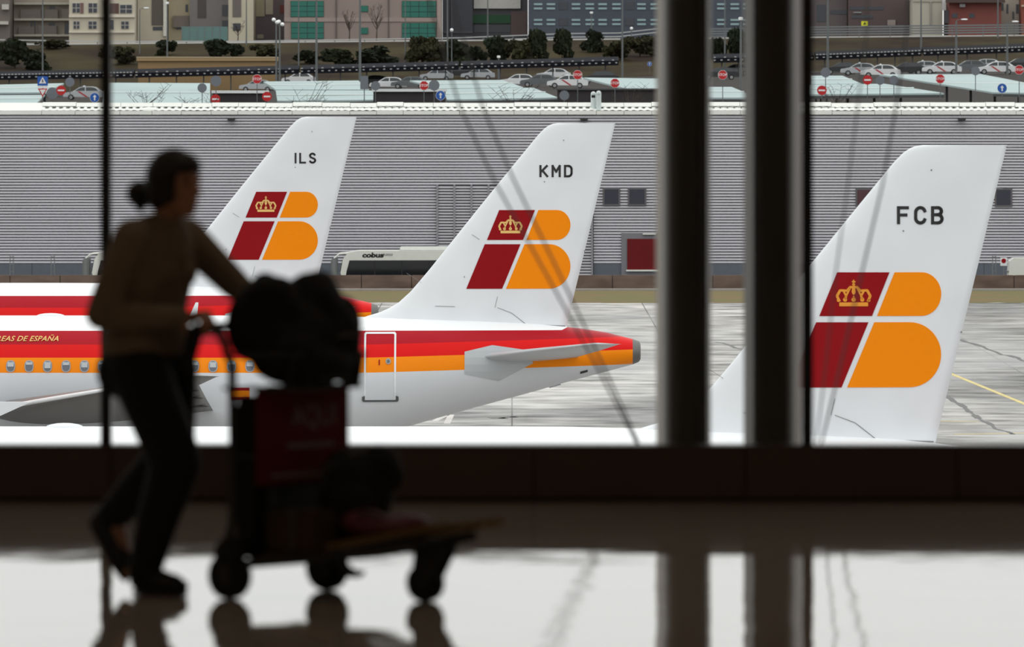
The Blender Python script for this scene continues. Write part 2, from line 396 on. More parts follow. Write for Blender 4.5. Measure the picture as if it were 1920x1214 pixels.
# painted lines on the apron
M_yel = mat('worn_yellow_line', (214, 196, 128), .7, var=.25, vscale=1.5)
M_wht = mat('worn_white_line', (205, 200, 196), .7, var=.25, vscale=1.5)
ap = bpy.data.objects['apron_ground']
def gd(py): return HC*F/(py-HOR)
def gp(px, py): d = gd(py); return Vector(((px-960)*d/F, d, 0))
def line(a, b, w, m, name='painted_line'):
    a, b = gp(*a), gp(*b); t = (b-a).normalized(); n_ = Vector((-t.y, t.x, 0))*w/2; u = Vector((0, 0, .006)); e = Vector((0, 0, -.01))
    MB().hexa([a-n_+e, b-n_+e, b+n_+e, a+n_+e, a-n_+u, b-n_+u, b+n_+u, a+n_+u]).build(name, m, ap)
line((1770, 696), (1990, 786), .22, M_yel); line((1690, 790), (1835, 791), .3, M_yel); line((1790, 815), (1960, 812), .3, M_yel)
line((815, 790), (852, 771), .25, M_wht); line((838, 795), (846, 778), .25, M_wht)
line((1400, 580), (1700, 577), .5, M_wht)
# dark cracks and tar seams in the slabs
M_tar = mat('tar_seam', (58, 57, 58), .5)
def seam(pts, w):
    rnd = random.Random(int(pts[0][0])); out = []
    for (a0, b0), (a1, b1) in zip(pts, pts[1:]):
        for k in range(5): out.append((a0+(a1-a0)*k/5+rnd.uniform(-4, 4), b0+(b1-b0)*k/5+rnd.uniform(-2, 2)))
    out.append(pts[-1])
    for a, b in zip(out, out[1:]): line(a, b, w*rnd.uniform(.5, 1.3), M_tar, 'tar_seam')
seam([(1796, 635), (1868, 660), (1930, 680)], .3); seam([(1770, 740), (1815, 770), (1850, 795), (1900, 815)], .22); seam([(925, 785), (975, 783)], .5)
seam([(1080, 640), (1200, 655)], .2); seam([(1345, 640), (1390, 655)], .2)

# raised land behind the hangar
BASE = [(540, 7.6), (600, 9.0), (700, 10.0), (850, 11.6), (1000, 12.2), (1020, 12.5), (1050, 13.6), (1118, 18.0), (1126, 18.25), (1160, 18.4), (1400, 19.5), (1700, 21)]
TILT = [(540, 0), (700, 0), (900, .031), (1020, .031), (1118, .009), (1700, .009)]
def G(x, d): return interp(d, BASE)+interp(d, TILT)*max(-75, min(75, x))
def ground_hit(px, py):
    d = 560.0
    while d < 1600:
        x = (px-960)*d/F
        if HOR+(HC-G(x, d))*F/d <= py: return Vector((x, d, G(x, d)))
        d += 1.0
    return P(px, py, 1100)
M_hill = mat('dry_hillside_scrub', (60, 54, 34), .95, vscale=.09, vstretch=(1, .6, 1), col2=(40, 31, 24), bump=.8, bscale=1.2, spec=.05)
M_lot = mat('parking_asphalt', (58, 54, 52), .9, var=.2, spec=.1)
def terrain(name, d0, d1, m, label, nd, nxx=60, half=110, jit=0.0):
    vv = []; ff = []
    for j in range(nd+1):
        d = d0+(d1-d0)*j/nd
        for i in range(nxx+1):
            x = -half+2*half*i/nxx; vv.append((x, d, G(x, d)+(random.uniform(-jit, jit) if 0 < j < nd else 0)))
    for j in range(nd):
        for i in range(nxx): a = j*(nxx+1)+i; ff.append((a, a+1, a+nxx+2, a+nxx+1))
    o = MB(); o.add(vv, ff, True); return tag(o.build(name, m), label, kind='structure')
terrain('parking_ground', 540, 1020, M_lot, 'asphalt car park ground rising behind the hangar', 24)
terrain('hillside', 1020, 1119, M_hill, 'scrubby brown embankment above the car park', 30, 120, jit=.12)
terrain('upper_road', 1119, 1128, mat('road_shoulder', (140, 138, 134), .85, var=.2), 'pale road running along the top of the embankment', 2)
terrain('town_ground', 1128, 1700, mat('town_ground', (84, 80, 76), .9, var=.2), 'town ground behind the road', 8, 40, 140)

# ================================================================== AIRCRAFT
PX = 64.66; PD = F/PX      # middle aircraft scale and distance
def ax(px, doff=0.0): return (px-960)*(PD-doff)/F - (1154-960)*PD/F
def az(py, doff=0.0): return HC-(py-HOR)*(PD-doff)/F
TOP = [(ax(p), az(q)) for p, q in ((-1000, 592), (500, 592), (600, 592.5), (700, 595), (800, 598), (900, 602), (1000, 607), (1062, 613), (1130, 622), (1186, 636), (1198, 640))]
BOT = [(ax(p), az(q)) for p, q in ((-1000, 860), (400, 860), (500, 857), (600, 845), (700, 820), (800, 790), (900, 762), (1000, 735), (1062, 717), (1130, 699), (1186, 684), (1198, 679))]
XNOSE = -30.5
def hw(x):  # half width
    return interp(x, [(-60, 1.975), (-11, 1.975), (-8.5, 1.9), (-5, 1.55), (-2, 1.12), (0, .68), (.5, .5), (.7, .42)])
def fus(x):
    t, b = interp(x, TOP), interp(x, BOT); w_ = hw(x)
    if x < XNOSE+5.5:
        k = max(0.0, (x-XNOSE)/5.5); s_ = math.sqrt(max(0.0, 1-(1-k)**2.1)); c = 3.75+.35*k
        t = c+(t-c)*s_; b = c+(b-c)*s_; w_ *= s_
    return (t+b)/2, (t-b)/2, w_
def fsurf(x, z):
    c, a, w_ = fus(x); q = max(-1.0, min(1.0, (z-c)/a)); return -w_*math.sqrt(max(0.0, 1-q*q))
LE = [(az(q), ax(p)) for p, q in ((655, 640), (668, 600), (690, 592.5), (712, 586), (730, 578), (748, 567), (770, 547), (800, 512), (845, 456), (900, 387), (960, 313), (1010, 252), (1021, 241), (1029, 235.5), (1036, 232.6), (1046, 231))]
TE = [(az(q), ax(p)) for p, q in ((1057, 640), (1062, 613), (1154, 231))]
def naca(u): u = max(0.0, min(1.0, u)); return 5*(.2969*math.sqrt(u)-.126*u-.3516*u*u+.2843*u**3-.1036*u**4)
def fin_half(x, z):
    a, b = interp(z, LE), interp(z, TE); c = max(b-a, .1); return .092*min(c, 5.2)*naca((x-a)/c)
def finsurf(x, z): return -fin_half(x, z)
def make_aircraft():
    r = thing('airliner', (0, 0, 0), 'x', 'airplane')
    n = 48; xs = []
    x = XNOSE+.02
    while x < XNOSE+5.6: xs.append(x); x += .22 if x < XNOSE+1.2 else .5
    while x < -11: xs.append(x); x += 2.0
    while x < ax(1186): xs.append(x); x += .4
    xs.append(ax(1186))
    rings = []
    for x in xs:
        c, a, w_ = fus(x); rings.append([(x, w_*math.cos(2*math.pi*k/n), c+a*math.sin(2*math.pi*k/n)) for k in range(n)])
    MB().loft(rings).build('fuselage', M_livery, r)
    rings = []
    for x in (ax(1186), ax(1192), ax(1198)):
        c, a, w_ = fus(x); rings.append([(x, w_*math.cos(2*math.pi*k/24), c+a*math.sin(2*math.pi*k/24)) for k in range(24)])
    c, a, w_ = fus(ax(1198)); rings.append([(ax(1201), w_*.7*math.cos(2*math.pi*k/24), c+a*.75*math.sin(2*math.pi*k/24)) for k in range(24)])
    tag(MB().loft(rings).build('tail_cone', mat('bare_tail_cone', (104, 102, 100), .5, .3), r), 'bare grey exhaust cone')
    # fin
    zs = [az(640), az(600), az(592.5), az(589), az(586), az(582), az(578), az(573), az(567), az(557), az(547)]
    z = az(547)
    while z < az(252)-.3: z += .3; zs.append(z)
    zs += [az(252), az(246), az(241), az(238), az(235.5), az(233.8), az(232.6), az(231.6), az(231)]
    us = [0, .004, .012, .03, .06, .1, .16, .24, .34, .46, .6, .75, .88, .96, 1.0]
    rings = []
    for z in zs:
        a, b = interp(z, LE), interp(z, TE)
        near = [(a+(b-a)*u, -fin_half(a+(b-a)*u, z)-.004*u, z) for u in us]
        far = [(a+(b-a)*u, fin_half(a+(b-a)*u, z)+.004*u, z) for u in us[::-1][:-1]]
        rings.append(near+far)
    fin = MB().loft(rings).build('fin', M_white, r)
    # emblem on the fin
    def zz(pts): return [(ax(p), az(q)) for p, q in pts]
    def cap(x0l, x0r, xm, xs_, y0, y1):
        pts = [(x0r, y0), (xs_, y0)]
        cy, ry, rx = (y0+y1)/2, (y1-y0)/2, xm-xs_
        for k in range(1, 24):
            t = -math.pi/2+math.pi*k/24; pts.append((xs_+rx*math.cos(t), cy+ry*math.sin(t)))
        return pts+[(xs_, y1), (x0l, y1)]
    decal('emblem_panel', [zz([(936, 394), (1003, 394), (980.6, 450), (913, 450)])], finsurf, M_dred, fin)
    decal('emblem_panel', [zz([(909, 458), (976, 458), (941.5, 541.5), (874.4, 541.5)])], finsurf, M_dred, fin)
    decal('emblem_panel', [zz(cap(987, 1009.6, 1069.5, 1044, 394, 450))], finsurf, M_orange, fin)
    decal('emblem_panel', [zz(cap(948.7, 983.5, 1069.5, 1029, 458, 541.5))], finsurf, M_orange, fin)
    # crown: cross, five arches, pearls, base band
    cr = []; cx, s_ = 957.0, 1.0
    def quad(a, b, w0):
        (x0, y0), (x1, y1) = a, b; L_ = math.hypot(x1-x0, y1-y0); nx_, ny_ = -(y1-y0)/L_*w0/2, (x1-x0)/L_*w0/2
        return [(x0+nx_, y0+ny_), (x1+nx_, y1+ny_), (x1-nx_, y1-ny_), (x0-nx_, y0-ny_)]
    cr.append([(938.5, 432.5), (975.5, 432.5), (975.5, 437.5), (938.5, 437.5)])
    for sg in (-1, 1):
        f_ = lambda x, y: (cx+sg*x, y)
        for a, b, w0 in (((18, 431.5), (21.5, 424), 3.4), ((21.5, 424.6), (17, 416.6), 3.4), ((17.6, 417), (8, 417.6), 3), ((8, 417), (5, 413.4), 3), ((5.6, 413), (0, 413), 3),
                         ((13, 418), (9.5, 424.5), 2.6), ((9.5, 424), (11, 429), 2.8), ((4, 413), (11.5, 428), 2.4)):
            q = quad(f_(*a), f_(*b), w0); cr.append(q)
    cr.append([(cx+2.6*math.cos(k*math.pi/4), 418+5*math.sin(k*math.pi/4)) for k in range(8)])
    for (ox, oy, rr) in ((0, 429, 3), (-11, 429, 2.8), (11, 429, 2.8), (-19.5, 430, 2.2), (19.5, 430, 2.2), (0, 409.5, 2)):
        cr.append([(cx+ox+rr*math.cos(k*math.pi/4), oy+rr*math.sin(k*math.pi/4)) for k in range(8)])
    cr.append(quad((cx, 424), (cx, 430), 1.8)); cr.append(quad((cx, 403.5), (cx, 410), 1.6)); cr.append(quad((cx-2.4, 406), (cx+2.4, 406), 1.6))
    decal('crown', [zz(p) for p in cr], finsurf, M_gold, fin, step=5, lift=.024)
    # rudder seam and small panel marks
    M_seam = mat('panel_seam', (120, 120, 120), .6)
    for a, b, w0 in (((933, 577), (959, 587), .7), ((959, 587), (986, 608), .8), ((816, 574), (853, 575), .7), ((985, 609), (1060, 611.5), 1.6), ((762, 512), (790, 530), .5), ((885, 440), (899, 449), .5), ((933, 556), (928, 577), .5)):
        decal('panel_seam', [zz(quad(a, b, w0))], finsurf, M_seam, fin, step=3)
    for p, q in ((870, 518), (1095, 470), (1020, 340), (1056, 262)):
        decal('access_mark', [zz([(p, q), (p+1.6, q), (p+1.6, q+2), (p, q+2)])], finsurf, M_seam, fin, step=3)
    # static wicks on the trailing edge
    for q in (233, 262, 286, 330):
        x0 = interp(az(q), TE); MB().tube([(x0-.05, 0, az(q)), (x0+.12, 0, az(q)-.02)], .008, 5).build('static_wick', M_seam, fin)
    # horizontal stabilisers (both), swept with dihedral
    M_stab = mat('grey_tailplane', (176, 180, 184), .4, var=.06, vscale=1)
    for sg in (-1, 1):
        rings = []
        for k, (v, xl, xt, z, th) in enumerate(((.75, ax(888), ax(1082), 4.98, .17), (1.25, ax(905, 1.25), ax(1085, 1.25), 5.02, .15), (3.5, ax(998, 3.5), ax(1124, 3.5), 5.27, .1), (6.0, ax(1103, 6), ax(1160, 6), 5.53, .05), (6.2, ax(1116, 6.2), ax(1166, 6.2), 5.55, .015))):
            z -= .05*max(0, v-1) if sg > 0 else 0
            up = [(xl+(xt-xl)*u, sg*v, z+th*naca(u)*2) for u in us]; lo = [(xl+(xt-xl)*u, sg*v, z-th*naca(u)*2) for u in us[::-1][1:-1]]
            rings.append(up+lo)
        MB().loft(rings).build('tailplane', M_stab, r)
    D1 = 1.45
    def side(pts, d_=D1): return [(ax(p, d_), az(q, d_)) for p, q in pts]
    decal('tailplane_seal', [side([(871, 660), (923, 648), (985, 657), (1000, 682), (935, 716), (871, 702)])], fsurf, M_stab, r, step=.2)
    # wings
    M_wing = mat('wing_grey', (92, 89, 88), .35, var=.1)
    M_slat = mat('white_leading_edge', (225, 228, 230), .35)
    X0 = (1154-960)*PD/F
    for sg in (-1, 1):
        rings = []; le = []
        for v, xl, xt, z, th in ((0.6, -15.4, -8.6, 3.3, .42), (1.9, -15.05, -8.6, 3.5, .38), (6, -13.35, -8.6, 3.93, .26), (13.4, -10.3, -8.55, 4.67, .13), (16.8, -9.05, -7.95, 5.02, .07), (17.0, -8.75, -7.85, 5.04, .02)):
            xl -= X0; xt -= X0
            up = [(xl+(xt-xl)*u, sg*v, z+th*naca(u)*2) for u in us]; lo = [(xl+(xt-xl)*u, sg*v, z-th*naca(u)*2) for u in us[::-1][1:-1]]
            rings.append(up+lo); le.append((xl+.03, sg*v, z+.01))
        wg = MB().loft(rings).build('wing', M_wing, r)
        MB().tube(le[1:], [.075, .065, .045, .03, .01], 8).build('leading_edge', M_slat, wg)
        for v in (4.6, 8.5, 12.0):
            zc = 3.5+(v-1.9)*.1; xa = -8.6-X0
            MB().ell((xa-.55, sg*v, zc-.05), (.55, .05, .04), 10, 6).build('flap_fairing', M_wing, wg)
        # engine nacelle
        rings = []
        for xx, rr in ((-20.4, .82), (-20.3, .95), (-19.7, 1.05), (-18, 1.05), (-16.5, .8), (-16.1, .66)):
            rings.append([(xx-X0, sg*5.75+rr*math.cos(2*math.pi*k/20), 2.0+rr*math.sin(2*math.pi*k/20)) for k in range(20)])
        e_ = MB().loft(rings).build('engine_nacelle', M_white, r)
        MB().hexa([(-19.4-X0, sg*5.75-.12, 2.9), (-15.8-X0, sg*5.75-.12, 2.9), (-15.8-X0, sg*5.75+.12, 2.9), (-19.4-X0, sg*5.75+.12, 2.9),
                   (-16.4-X0, sg*5.75-.12, 3.9), (-13.6-X0, sg*5.75-.12, 3.9), (-13.6-X0, sg*5.75+.12, 3.9), (-16.4-X0, sg*5.75+.12, 3.9)]).build('pylon', M_white, e_)
    # landing gear
    M_tyre = mat('tyre_rubber', (24, 24, 26), .8); M_gear = mat('gear_leg', (170, 172, 174), .4, .5)
    for gx, gy, rr in ((-9.6-X0, -3.8, .58), (-9.6-X0, 3.8, .58), (-23.2-X0, 0, .38)):
        g_ = MB().tube([(gx, gy*.95, 3.4), (gx, gy, rr)], .12, 8).build('landing_gear', M_gear, r)
        for s2 in (-1, 1):
            MB().tube([(gx, gy+s2*.28, rr), (gx, gy+s2*.52, rr)], rr, 20).build('wheel', M_tyre, g_)
    # door with frame, sill and porthole
    D2 = 1.75
    frame = []
    o_ = [(682.5, 627), (685, 624), (740, 624), (742.5, 627), (742.5, 750), (740, 752.5), (685, 752.5), (682.5, 750)]
    i_ = [(686, 629), (687.5, 627.5), (737.5, 627.5), (739, 629), (739, 747.5), (737.5, 749.5), (687.5, 749.5), (686, 747.5)]
    for k in range(8):
        a, b = o_[k], o_[(k+1) % 8]; c, d = i_[(k+1) % 8], i_[k]; frame.append(side([a, b, c, d], D2))
    tag(decal('door_frame', frame, fsurf, M_white, r, step=.2), 'white outlined rear door')
    dr = bpy.data.objects[[o.name for o in r.children][-1]]
    decal('door_sill', [side([(679, 745), (684, 743), (684, 751), (742, 751), (742, 743), (747, 745), (747, 752), (745, 754.5), (681, 754.5), (679, 752)], D2)], fsurf, mat('door_sill_grey', (78, 80, 82), .5), dr, step=.2, lift=.03)
    def ring(cx_, cy_, rx, ry, n_=16, e=2.6):
        return [(cx_+math.copysign(abs(math.cos(t))**(2/e), math.cos(t))*rx, cy_+math.copysign(abs(math.sin(t))**(2/e), math.sin(t))*ry) for t in [2*math.pi*k/n_ for k in range(n_)]]
    M_wfr = mat('window_rim', (150, 156, 164), .4, .3); M_pane = mat('cabin_pane', (92, 96, 104), .15); M_blind = mat('window_blind', (178, 182, 186), .6)
    wv = decal('door_porthole', [side(ring(728, 678, 5, 5.4, e=2), D2)], fsurf, M_wfr, dr, step=3, lift=.02)
    decal('porthole_glass', [side(ring(728, 678, 2.8, 3.2, e=2), D2)], fsurf, M_pane, wv, step=3, lift=.03)
    decal('door_mark', [side([(710, 675), (712, 675), (712, 685), (710, 685)], D2)], fsurf, M_dred, dr, step=3, lift=.02)
    # cabin windows: one window, copied along the row
    D3 = 1.85; base = 157.0
    def win(px, lvl):
        w_ = decal('cabin_window', [side(ring(px, 687, 8.6, 11), D3)], fsurf, M_wfr, r, step=3, lift=.015)
        decal('pane', [side(ring(px, 687, 6.8, 9), D3)], fsurf, M_pane, w_, step=3, lift=.022)
        if lvl < .98: decal('blind', [side([(px-5.8, 679.5), (px+5.8, 679.5), (px+5.8, 679.5+14*lvl), (px-5.8, 679.5+14*lvl)], D3)], fsurf, M_blind, w_, step=3, lift=.028)
    lv = [.4, .7, .3, .55, .6, .35, .8]
    px = 20.0-34.6*4; k = 0
    while px < 660: win(px, lv[k % 7]); px += 34.6 if px < 150 or px > 190 else 33.4; k += 1
    # lettering and flag
    tm = text_mesh('LINEAS AEREAS DE ESPA\u00d1A', .205, .35, .003, 'RIGHT', 1.04)
    decal('lettering', None, fsurf, M_gold, r, step=.1, me_in=tm, off=(ax(110, 1.3), az(635.5, 1.3)), sx=1.12, lift=.02)
    fl = decal('flag', [side([(434, 727), (468, 727), (468, 750), (434, 750)], 1.8)], fsurf, M_dred, r, step=.2, lift=.014)
    decal('flag_band', [side([(434, 732.5), (468, 732.5), (468, 744.5), (434, 744.5)], 1.8)], fsurf, M_orange, fl, step=.2, lift=.022)
    # small details of the tail underside
    MB().prism([(ax(1030), az(728)), (ax(1052), az(722)), (ax(1049), az(718)), (ax(1030), az(722))], -.1, .1).build('drain_mast', M_stab, r)
    decal('exhaust_vent', [side([(1088, 698), (1102, 694.5), (1102, 698.5), (1088, 702.5)], .8)], fsurf, M_black, r, step=.1)
    return r
proto = make_aircraft()
def setup(r, px, py_tip, k_scale, label, reg, crown=None, antennas=(), fair=()):
    d = PD/k_scale
    r.location = ((px-960)*d/F, d, 0); r['label'] = label
    fin = [c for c in r.children if c.name.startswith('fin')][0]
    decal('registration', reg_polys(reg, -1.725, az(321)), finsurf, M_black, fin, step=3)
    if crown:
        for c in fin.children:
            if c.name.startswith('crown'):
                c.data = c.data.copy(); c.data.materials[0] = crown
    for p in antennas:   # blade antenna on the fuselage top
        x = ax(p); z0 = az(592)-.04
        MB().prism([(x-.13, z0), (x+.1, z0), (x+.14, z0+.42), (x+.06, z0+.42)], -.025, .025).build('blade_antenna', M_white, r)
    for p, l in fair:
        MB().ell((ax(p), 0, az(592)-.02), (l, .25, .09), 16, 8).build('antenna_fairing', M_white, r)
def arc(cx, cy, rx, ry, a0, a1, n=8): return [(cx+rx*math.cos(math.radians(a0+(a1-a0)*k/n)), cy+ry*math.sin(math.radians(a0+(a1-a0)*k/n))) for k in range(n+1)]
STROKES = {'K': [[(0, 0), (0, 1)], [(.62, 1), (.04, .42)], [(.2, .55), (.66, 0)]], 'M': [[(0, 0), (0, 1), (.34, .45), (.68, 1), (.68, 0)]],
    'D': [[(0, 0), (0, 1), (.3, 1)]+arc(.3, .67, .33, .33, 90, 0, 6)+arc(.3, .33, .33, .33, 0, -90, 6)+[(0, 0)]],
    'F': [[(0, 0), (0, 1), (.6, 1)], [(0, .52), (.5, .52)]], 'C': [arc(.33, .67, .31, .33, 20, 180, 8)+arc(.33, .33, .31, .33, 180, 340, 8)],
    'B': [[(0, 0), (0, 1), (.34, 1)]+arc(.34, .77, .24, .23, 90, -90, 8)+[(0, .54)], [(.34, .54)]+arc(.34, .27, .28, .27, 90, -90, 8)+[(0, 0)]],
    'I': [[(0, 0), (0, 1)]], 'L': [[(0, 1), (0, 0), (.56, 0)]], 'S': [arc(.3, .76, .27, .24, 25, 180, 8)+[(.1, .6), (.5, .42)]+arc(.3, .25, .29, .25, 15, -155, 9)]}
def reg_polys(txt, cx, cz, h=.30, w=.062, gap=.155):
    ws = [max(x for st in STROKES[c] for x, _ in st)*h for c in txt]; x = cx-(sum(ws)+gap*(len(txt)-1))/2; out = []
    for c, lw in zip(txt, ws):
        for st in STROKES[c]:
            pts = [Vector((x+a*h, cz-h/2+b*h)) for a, b in st]
            for p, q in zip(pts, pts[1:]):
                t = (q-p).normalized(); n_ = Vector((-t.y, t.x))*w/2; e = t*w*.42
                out.append([tuple(p-e+n_), tuple(q+e+n_), tuple(q+e-n_), tuple(p-e-n_)])
        x += lw+gap
    return out
planes = [proto, copy_tree(proto), copy_tree(proto)]
setup(planes[0], 1154, 231, 1.0, 'middle airliner, red and orange striped, registration KMD on its white fin', 'KMD', antennas=(363,), fair=((95, .42),))
setup(planes[1], 669, 220, 127/147, 'farthest airliner with registration ILS on its white fin, partly behind the person', 'ILS')
setup(planes[2], 1888, 272, 215/147, 'nearest airliner with registration FCB on its large white fin', 'FCB', crown=M_crown2, fair=((-54, .38),))
for c in planes[2].children:
    if c.name.startswith('fuselage'): c.data = c.data.copy(); c.data.materials[0] = M_livery2

# ================================================================== HANGAR
HD = 500.0
hg = thing('hangar', (0, HD, 0), 'long grey ribbed metal hangar with white roof edge behind the airliners', 'building')
def hx(px): return (px-960)*HD/F
def hz(py): return HC-(py-HOR)*HD/F
M_clad = mat('grey_metal_cladding', (188, 186, 193), .5, .15, var=.06, vscale=.3)
M_roofw = mat('white_roof_sheet', (226, 228, 222), .45, var=.06, vscale=.6)
M_hgdark = mat('hangar_shadow_gap', (52, 52, 56), .8)
M_basec = mat('blue_grey_base_panel', (92, 98, 108), .6, var=.1)
XL, XR = -44.0, 44.0
MB().box(XL, XR, .36, 38, -.02, hz(215)).build('body', M_hgdark, hg)
ZT, ZB = hz(216), hz(494); NR = 51; pit = (ZT-ZB)/NR
cl = MB(); prof = []
for k in range(NR):
    z = ZB+k*pit
    prof += [(.34, z), (.34, z+.001), (-.04, z+pit*.10), (-.02, z+pit*.5), (.03, z+pit*.78), (.34, z+pit*.80)]
prof.append((.34, ZT))
n = len(prof)
cl.add([(XL, y, z) for y, z in prof]+[(XR, y, z) for y, z in prof], [(i, i+n, i+n+1, i+1) for i in range(n-1)])
tag(cl.build('cladding', M_clad, hg, fix=False), 'horizontal grey ribbed metal cladding', kind='stuff')
x = XL
while x < XR:
    MB().box(x+.01, x+3.49, -.01, .12, -.02, ZB).build('base_panel', M_basec, hg); x += 3.5
# roof edge: gutter pieces, short ribbed roof, ridge pieces
joints = [-400, -140, 78, 141, 225, 285, 340, 396, 446, 497, 548, 603, 656, 706, 756, 812, 862, 912, 964, 1013, 1064, 1118, 1170, 1222, 1275, 1330, 1388, 1440, 1500, 1560, 1640, 1690, 1745, 1800, 1850, 1905, 1960, 2080, 2300]
for i, (a, b) in enumerate(zip(joints, joints[1:])):
    dz = random.uniform(-.03, .03); big = (a in (-140, -400))
    MB().box(hx(a)+.012, hx(b)-.012, -.12, .25, hz(215), hz(207.5)+dz).build('gutter_piece', M_roofw, hg)
    if not big:
        sk = i % 5 == 3
        y0 = .9; z0, z1 = hz(200)+dz, hz(192.5)+dz
        MB().hexa([(hx(a)+.012, y0, z0), (hx(b)-.012, y0, z0), (hx(b)-.012, y0+1.2, z0), (hx(a)+.012, y0+1.2, z0), (hx(a)+.012, y0+.25, z1), (hx(b)-.012, y0+.25, z1), (hx(b)-.012, y0+1.2, z1), (hx(a)+.012, y0+1.2, z1)]).build('ridge_piece', M_roofw, hg)
    else:
        MB().hexa([(hx(a), .3, hz(207.5)), (hx(b), .3, hz(207.5)), (hx(b), 2.0, hz(207.5)), (hx(a), 2.0, hz(207.5)), (hx(a), 1.5, hz(193)), (hx(b), 1.5, hz(193)), (hx(b), 2.0, hz(193)), (hx(a), 2.0, hz(193))]).build('ridge_piece', M_roofw, hg)
# corrugated roof sheet: sine profile along x, rising gently
rs = MB(); x = hx(78); vv = []; ff = []; k = 0
while x < XR:
    for y, z in ((.2, hz(207)), (1.2, hz(199))): vv.append((x, y, z+(.02 if k % 4 in (0, 1) else -.015)))
    x += .11; k += 1
for i in range(k-1): ff.append((2*i, 2*i+2, 2*i+3, 2*i+1))
rs.add(vv, ff); tag(rs.build('roof_sheet', M_roofw, hg, fix=False), 'white corrugated roof sheet', kind='stuff')
MB().box(XL, XR, 1.0, 38, hz(203), hz(200)-.08).build('roof_deck', mat('roof_deck_grey', (190, 192, 190), .6), hg)
# dark bars standing in for corrugation-end shadows under ridge pieces
for a in range(84, 1990, 13):
    MB().box(hx(a), hx(a+7.5), .70, .98, hz(203)-.0, hz(201.6)).build('shadow_dash', M_hgdark, hg)
def hwin(a, b, y0, y1, m):
    f_ = MB().box(hx(a)-.06, hx(b)+.06, -.1, .06, hz(y1)-.06, hz(y0)+.06).build('window', mat('window_frame_grey', (92, 90, 94), .5), hg)
    MB().box(hx(a)+.05, hx(b)-.05, -.13, -.08, hz(y1)+.06, hz(y0)-.04).build('pane', m, f_)
M_hp = mat('dark_window_pane', (40, 44, 58), .12); M_hr = mat('maroon_window_pane', (74, 38, 46), .2)
hwin(1132, 1161, 354, 384, M_hp); hwin(1179, 1210, 354, 384, M_hp); hwin(1606, 1640, 355, 386, M_hr); hwin(1867, 1896, 355, 386, M_hp)
# louvre bank
lv = MB().box(hx(820), hx(1113), -.09, .08, -.02, hz(346)).build('louvre_bank', M_hgdark, hg)
sl = MB(); z = .1
while z < hz(348):
    sl.hexa([(hx(822), -.16, z), (hx(1111), -.16, z), (hx(1111), -.09, z+.03), (hx(822), -.09, z+.03), (hx(822), -.155, z+.09), (hx(1111), -.155, z+.09), (hx(1111), -.09, z+.12), (hx(822), -.09, z+.12)]); z += pit
tag(sl.build('louvre_slats', M_clad, lv), 'thin horizontal louvre slats', kind='stuff')
for p in (820, 852, 884, 916, 948, 980, 1012, 1044, 1076, 1110):
    MB().box(hx(p)-.06, hx(p)+.06, -.22, -.08, -.02, hz(346)).build('louvre_post', mat('louvre_post_grey', (138, 136, 142), .5), lv)
# red door with grey surround
MB().box(hx(1165), hx(1262), -.12, .08, -.02, hz(437)).build('door_surround', mat('door_surround_grey', (116, 116, 122), .5), hg)
dd = MB().box(hx(1176), hx(1250), -.2, -.1, 1.0, hz(448)).build('door', mat('red_steel_door', (104, 14, 20), .6, var=.1, spec=.2), hg)
MB().box(hx(1174), hx(1254), -.35, -.1, .9, 1.0).build('threshold', M_roofw, dd)
MB().box(hx(1205), hx(1230), -.3, -.1, hz(440), hz(437)-.02).build('door_light', M_roofw, dd)
for p in (434, 1095, 1803, -120):
    l_ = bbox_obj('wall_lamp', (hx(p-7), hx(p+7), -.5, .0, hz(226), hz(221)), mat('lamp_housing', (40, 40, 42), .5), hg, .04)
# roof vents are things of their own on the roof
d0 = HD+.6
rv = thing('roof_vent', P(280, 213, d0), 'white oval dome vent on the hangar roof edge', 'vent')
MB().ell((0, 0, .2), (.74, .4, .2), 20, 8).build('dome', M_roofw, rv); MB().box(-.6, .6, -.25, .25, -.25, .12).build('base', M_roofw, rv)
M_duct = mat('pale_duct', (190, 200, 200), .5)
for i, (p, t, b_, lab) in enumerate(((1122.5, 170, 208, 'taller pale hooded duct on the hangar roof, beside a shorter twin'), (1112.5, 171.5, 203, 'shorter pale hooded duct standing behind its taller twin on the hangar roof'))):
    d_ = HD+.42+.33*i; q = P(p, b_, d_); h_ = (b_-t)*d_/F
    r_ = thing('roof_duct', q, lab, 'duct', 'hooded roof ducts')
    MB().tube([(0, 0, -.3), (0, 0, h_-.16)], .16, 16).build('pipe', M_duct, r_)
    MB().ell((0, -.03, h_-.17), (.165, .19, .17), 16, 8).build('hood', M_duct, r_)
    if i: MB().tube([(0, -.1, h_-.3), (0, -.175, h_-.32)], .12, 12).build('mouth', M_dark, r_)

# railings on the low wall and a small sign
def railing(px, lab, sign=False):
    q = P(px, 520, 479.2); r_ = thing('railing_post', (q.x, q.y, -.02), lab, 'railing', 'twin posts behind the low wall')
    for s_ in (-.1, .1): MB().tube([(s_, 0, 0), (s_, 0, 2.35)], .03, 6).build('post', M_steel, r_)
    for z in (1.4, 1.85, 2.3): MB().tube([(-.12, 0, z), (.12, 0, z)], .018, 5).build('rung', M_steel, r_)
railing(22, 'thin twin railing posts at the far left end of the low wall'); railing(99, 'thin twin railing posts on the low wall left of the black mullion')
railing(1864, 'thin twin railing posts by the small red notice near the white van')
q = P(1882, 491, 480); r_ = thing('notice_sign', (q.x, q.y, 0), 'small white notice with red roundel by the white van', 'sign')
MB().box(-.2, .2, -.03, .03, q.z-.25, q.z+.25).build('plate', M_white, r_); MB().tube([(0, -.03, q.z+.05), (0, -.045, q.z+.05)], .14, 16).build('roundel', M_dred, r_); MB().tube([(0, .03, -.1), (0, .03, q.z)], .03, 6).build('post', M_steel, r_)

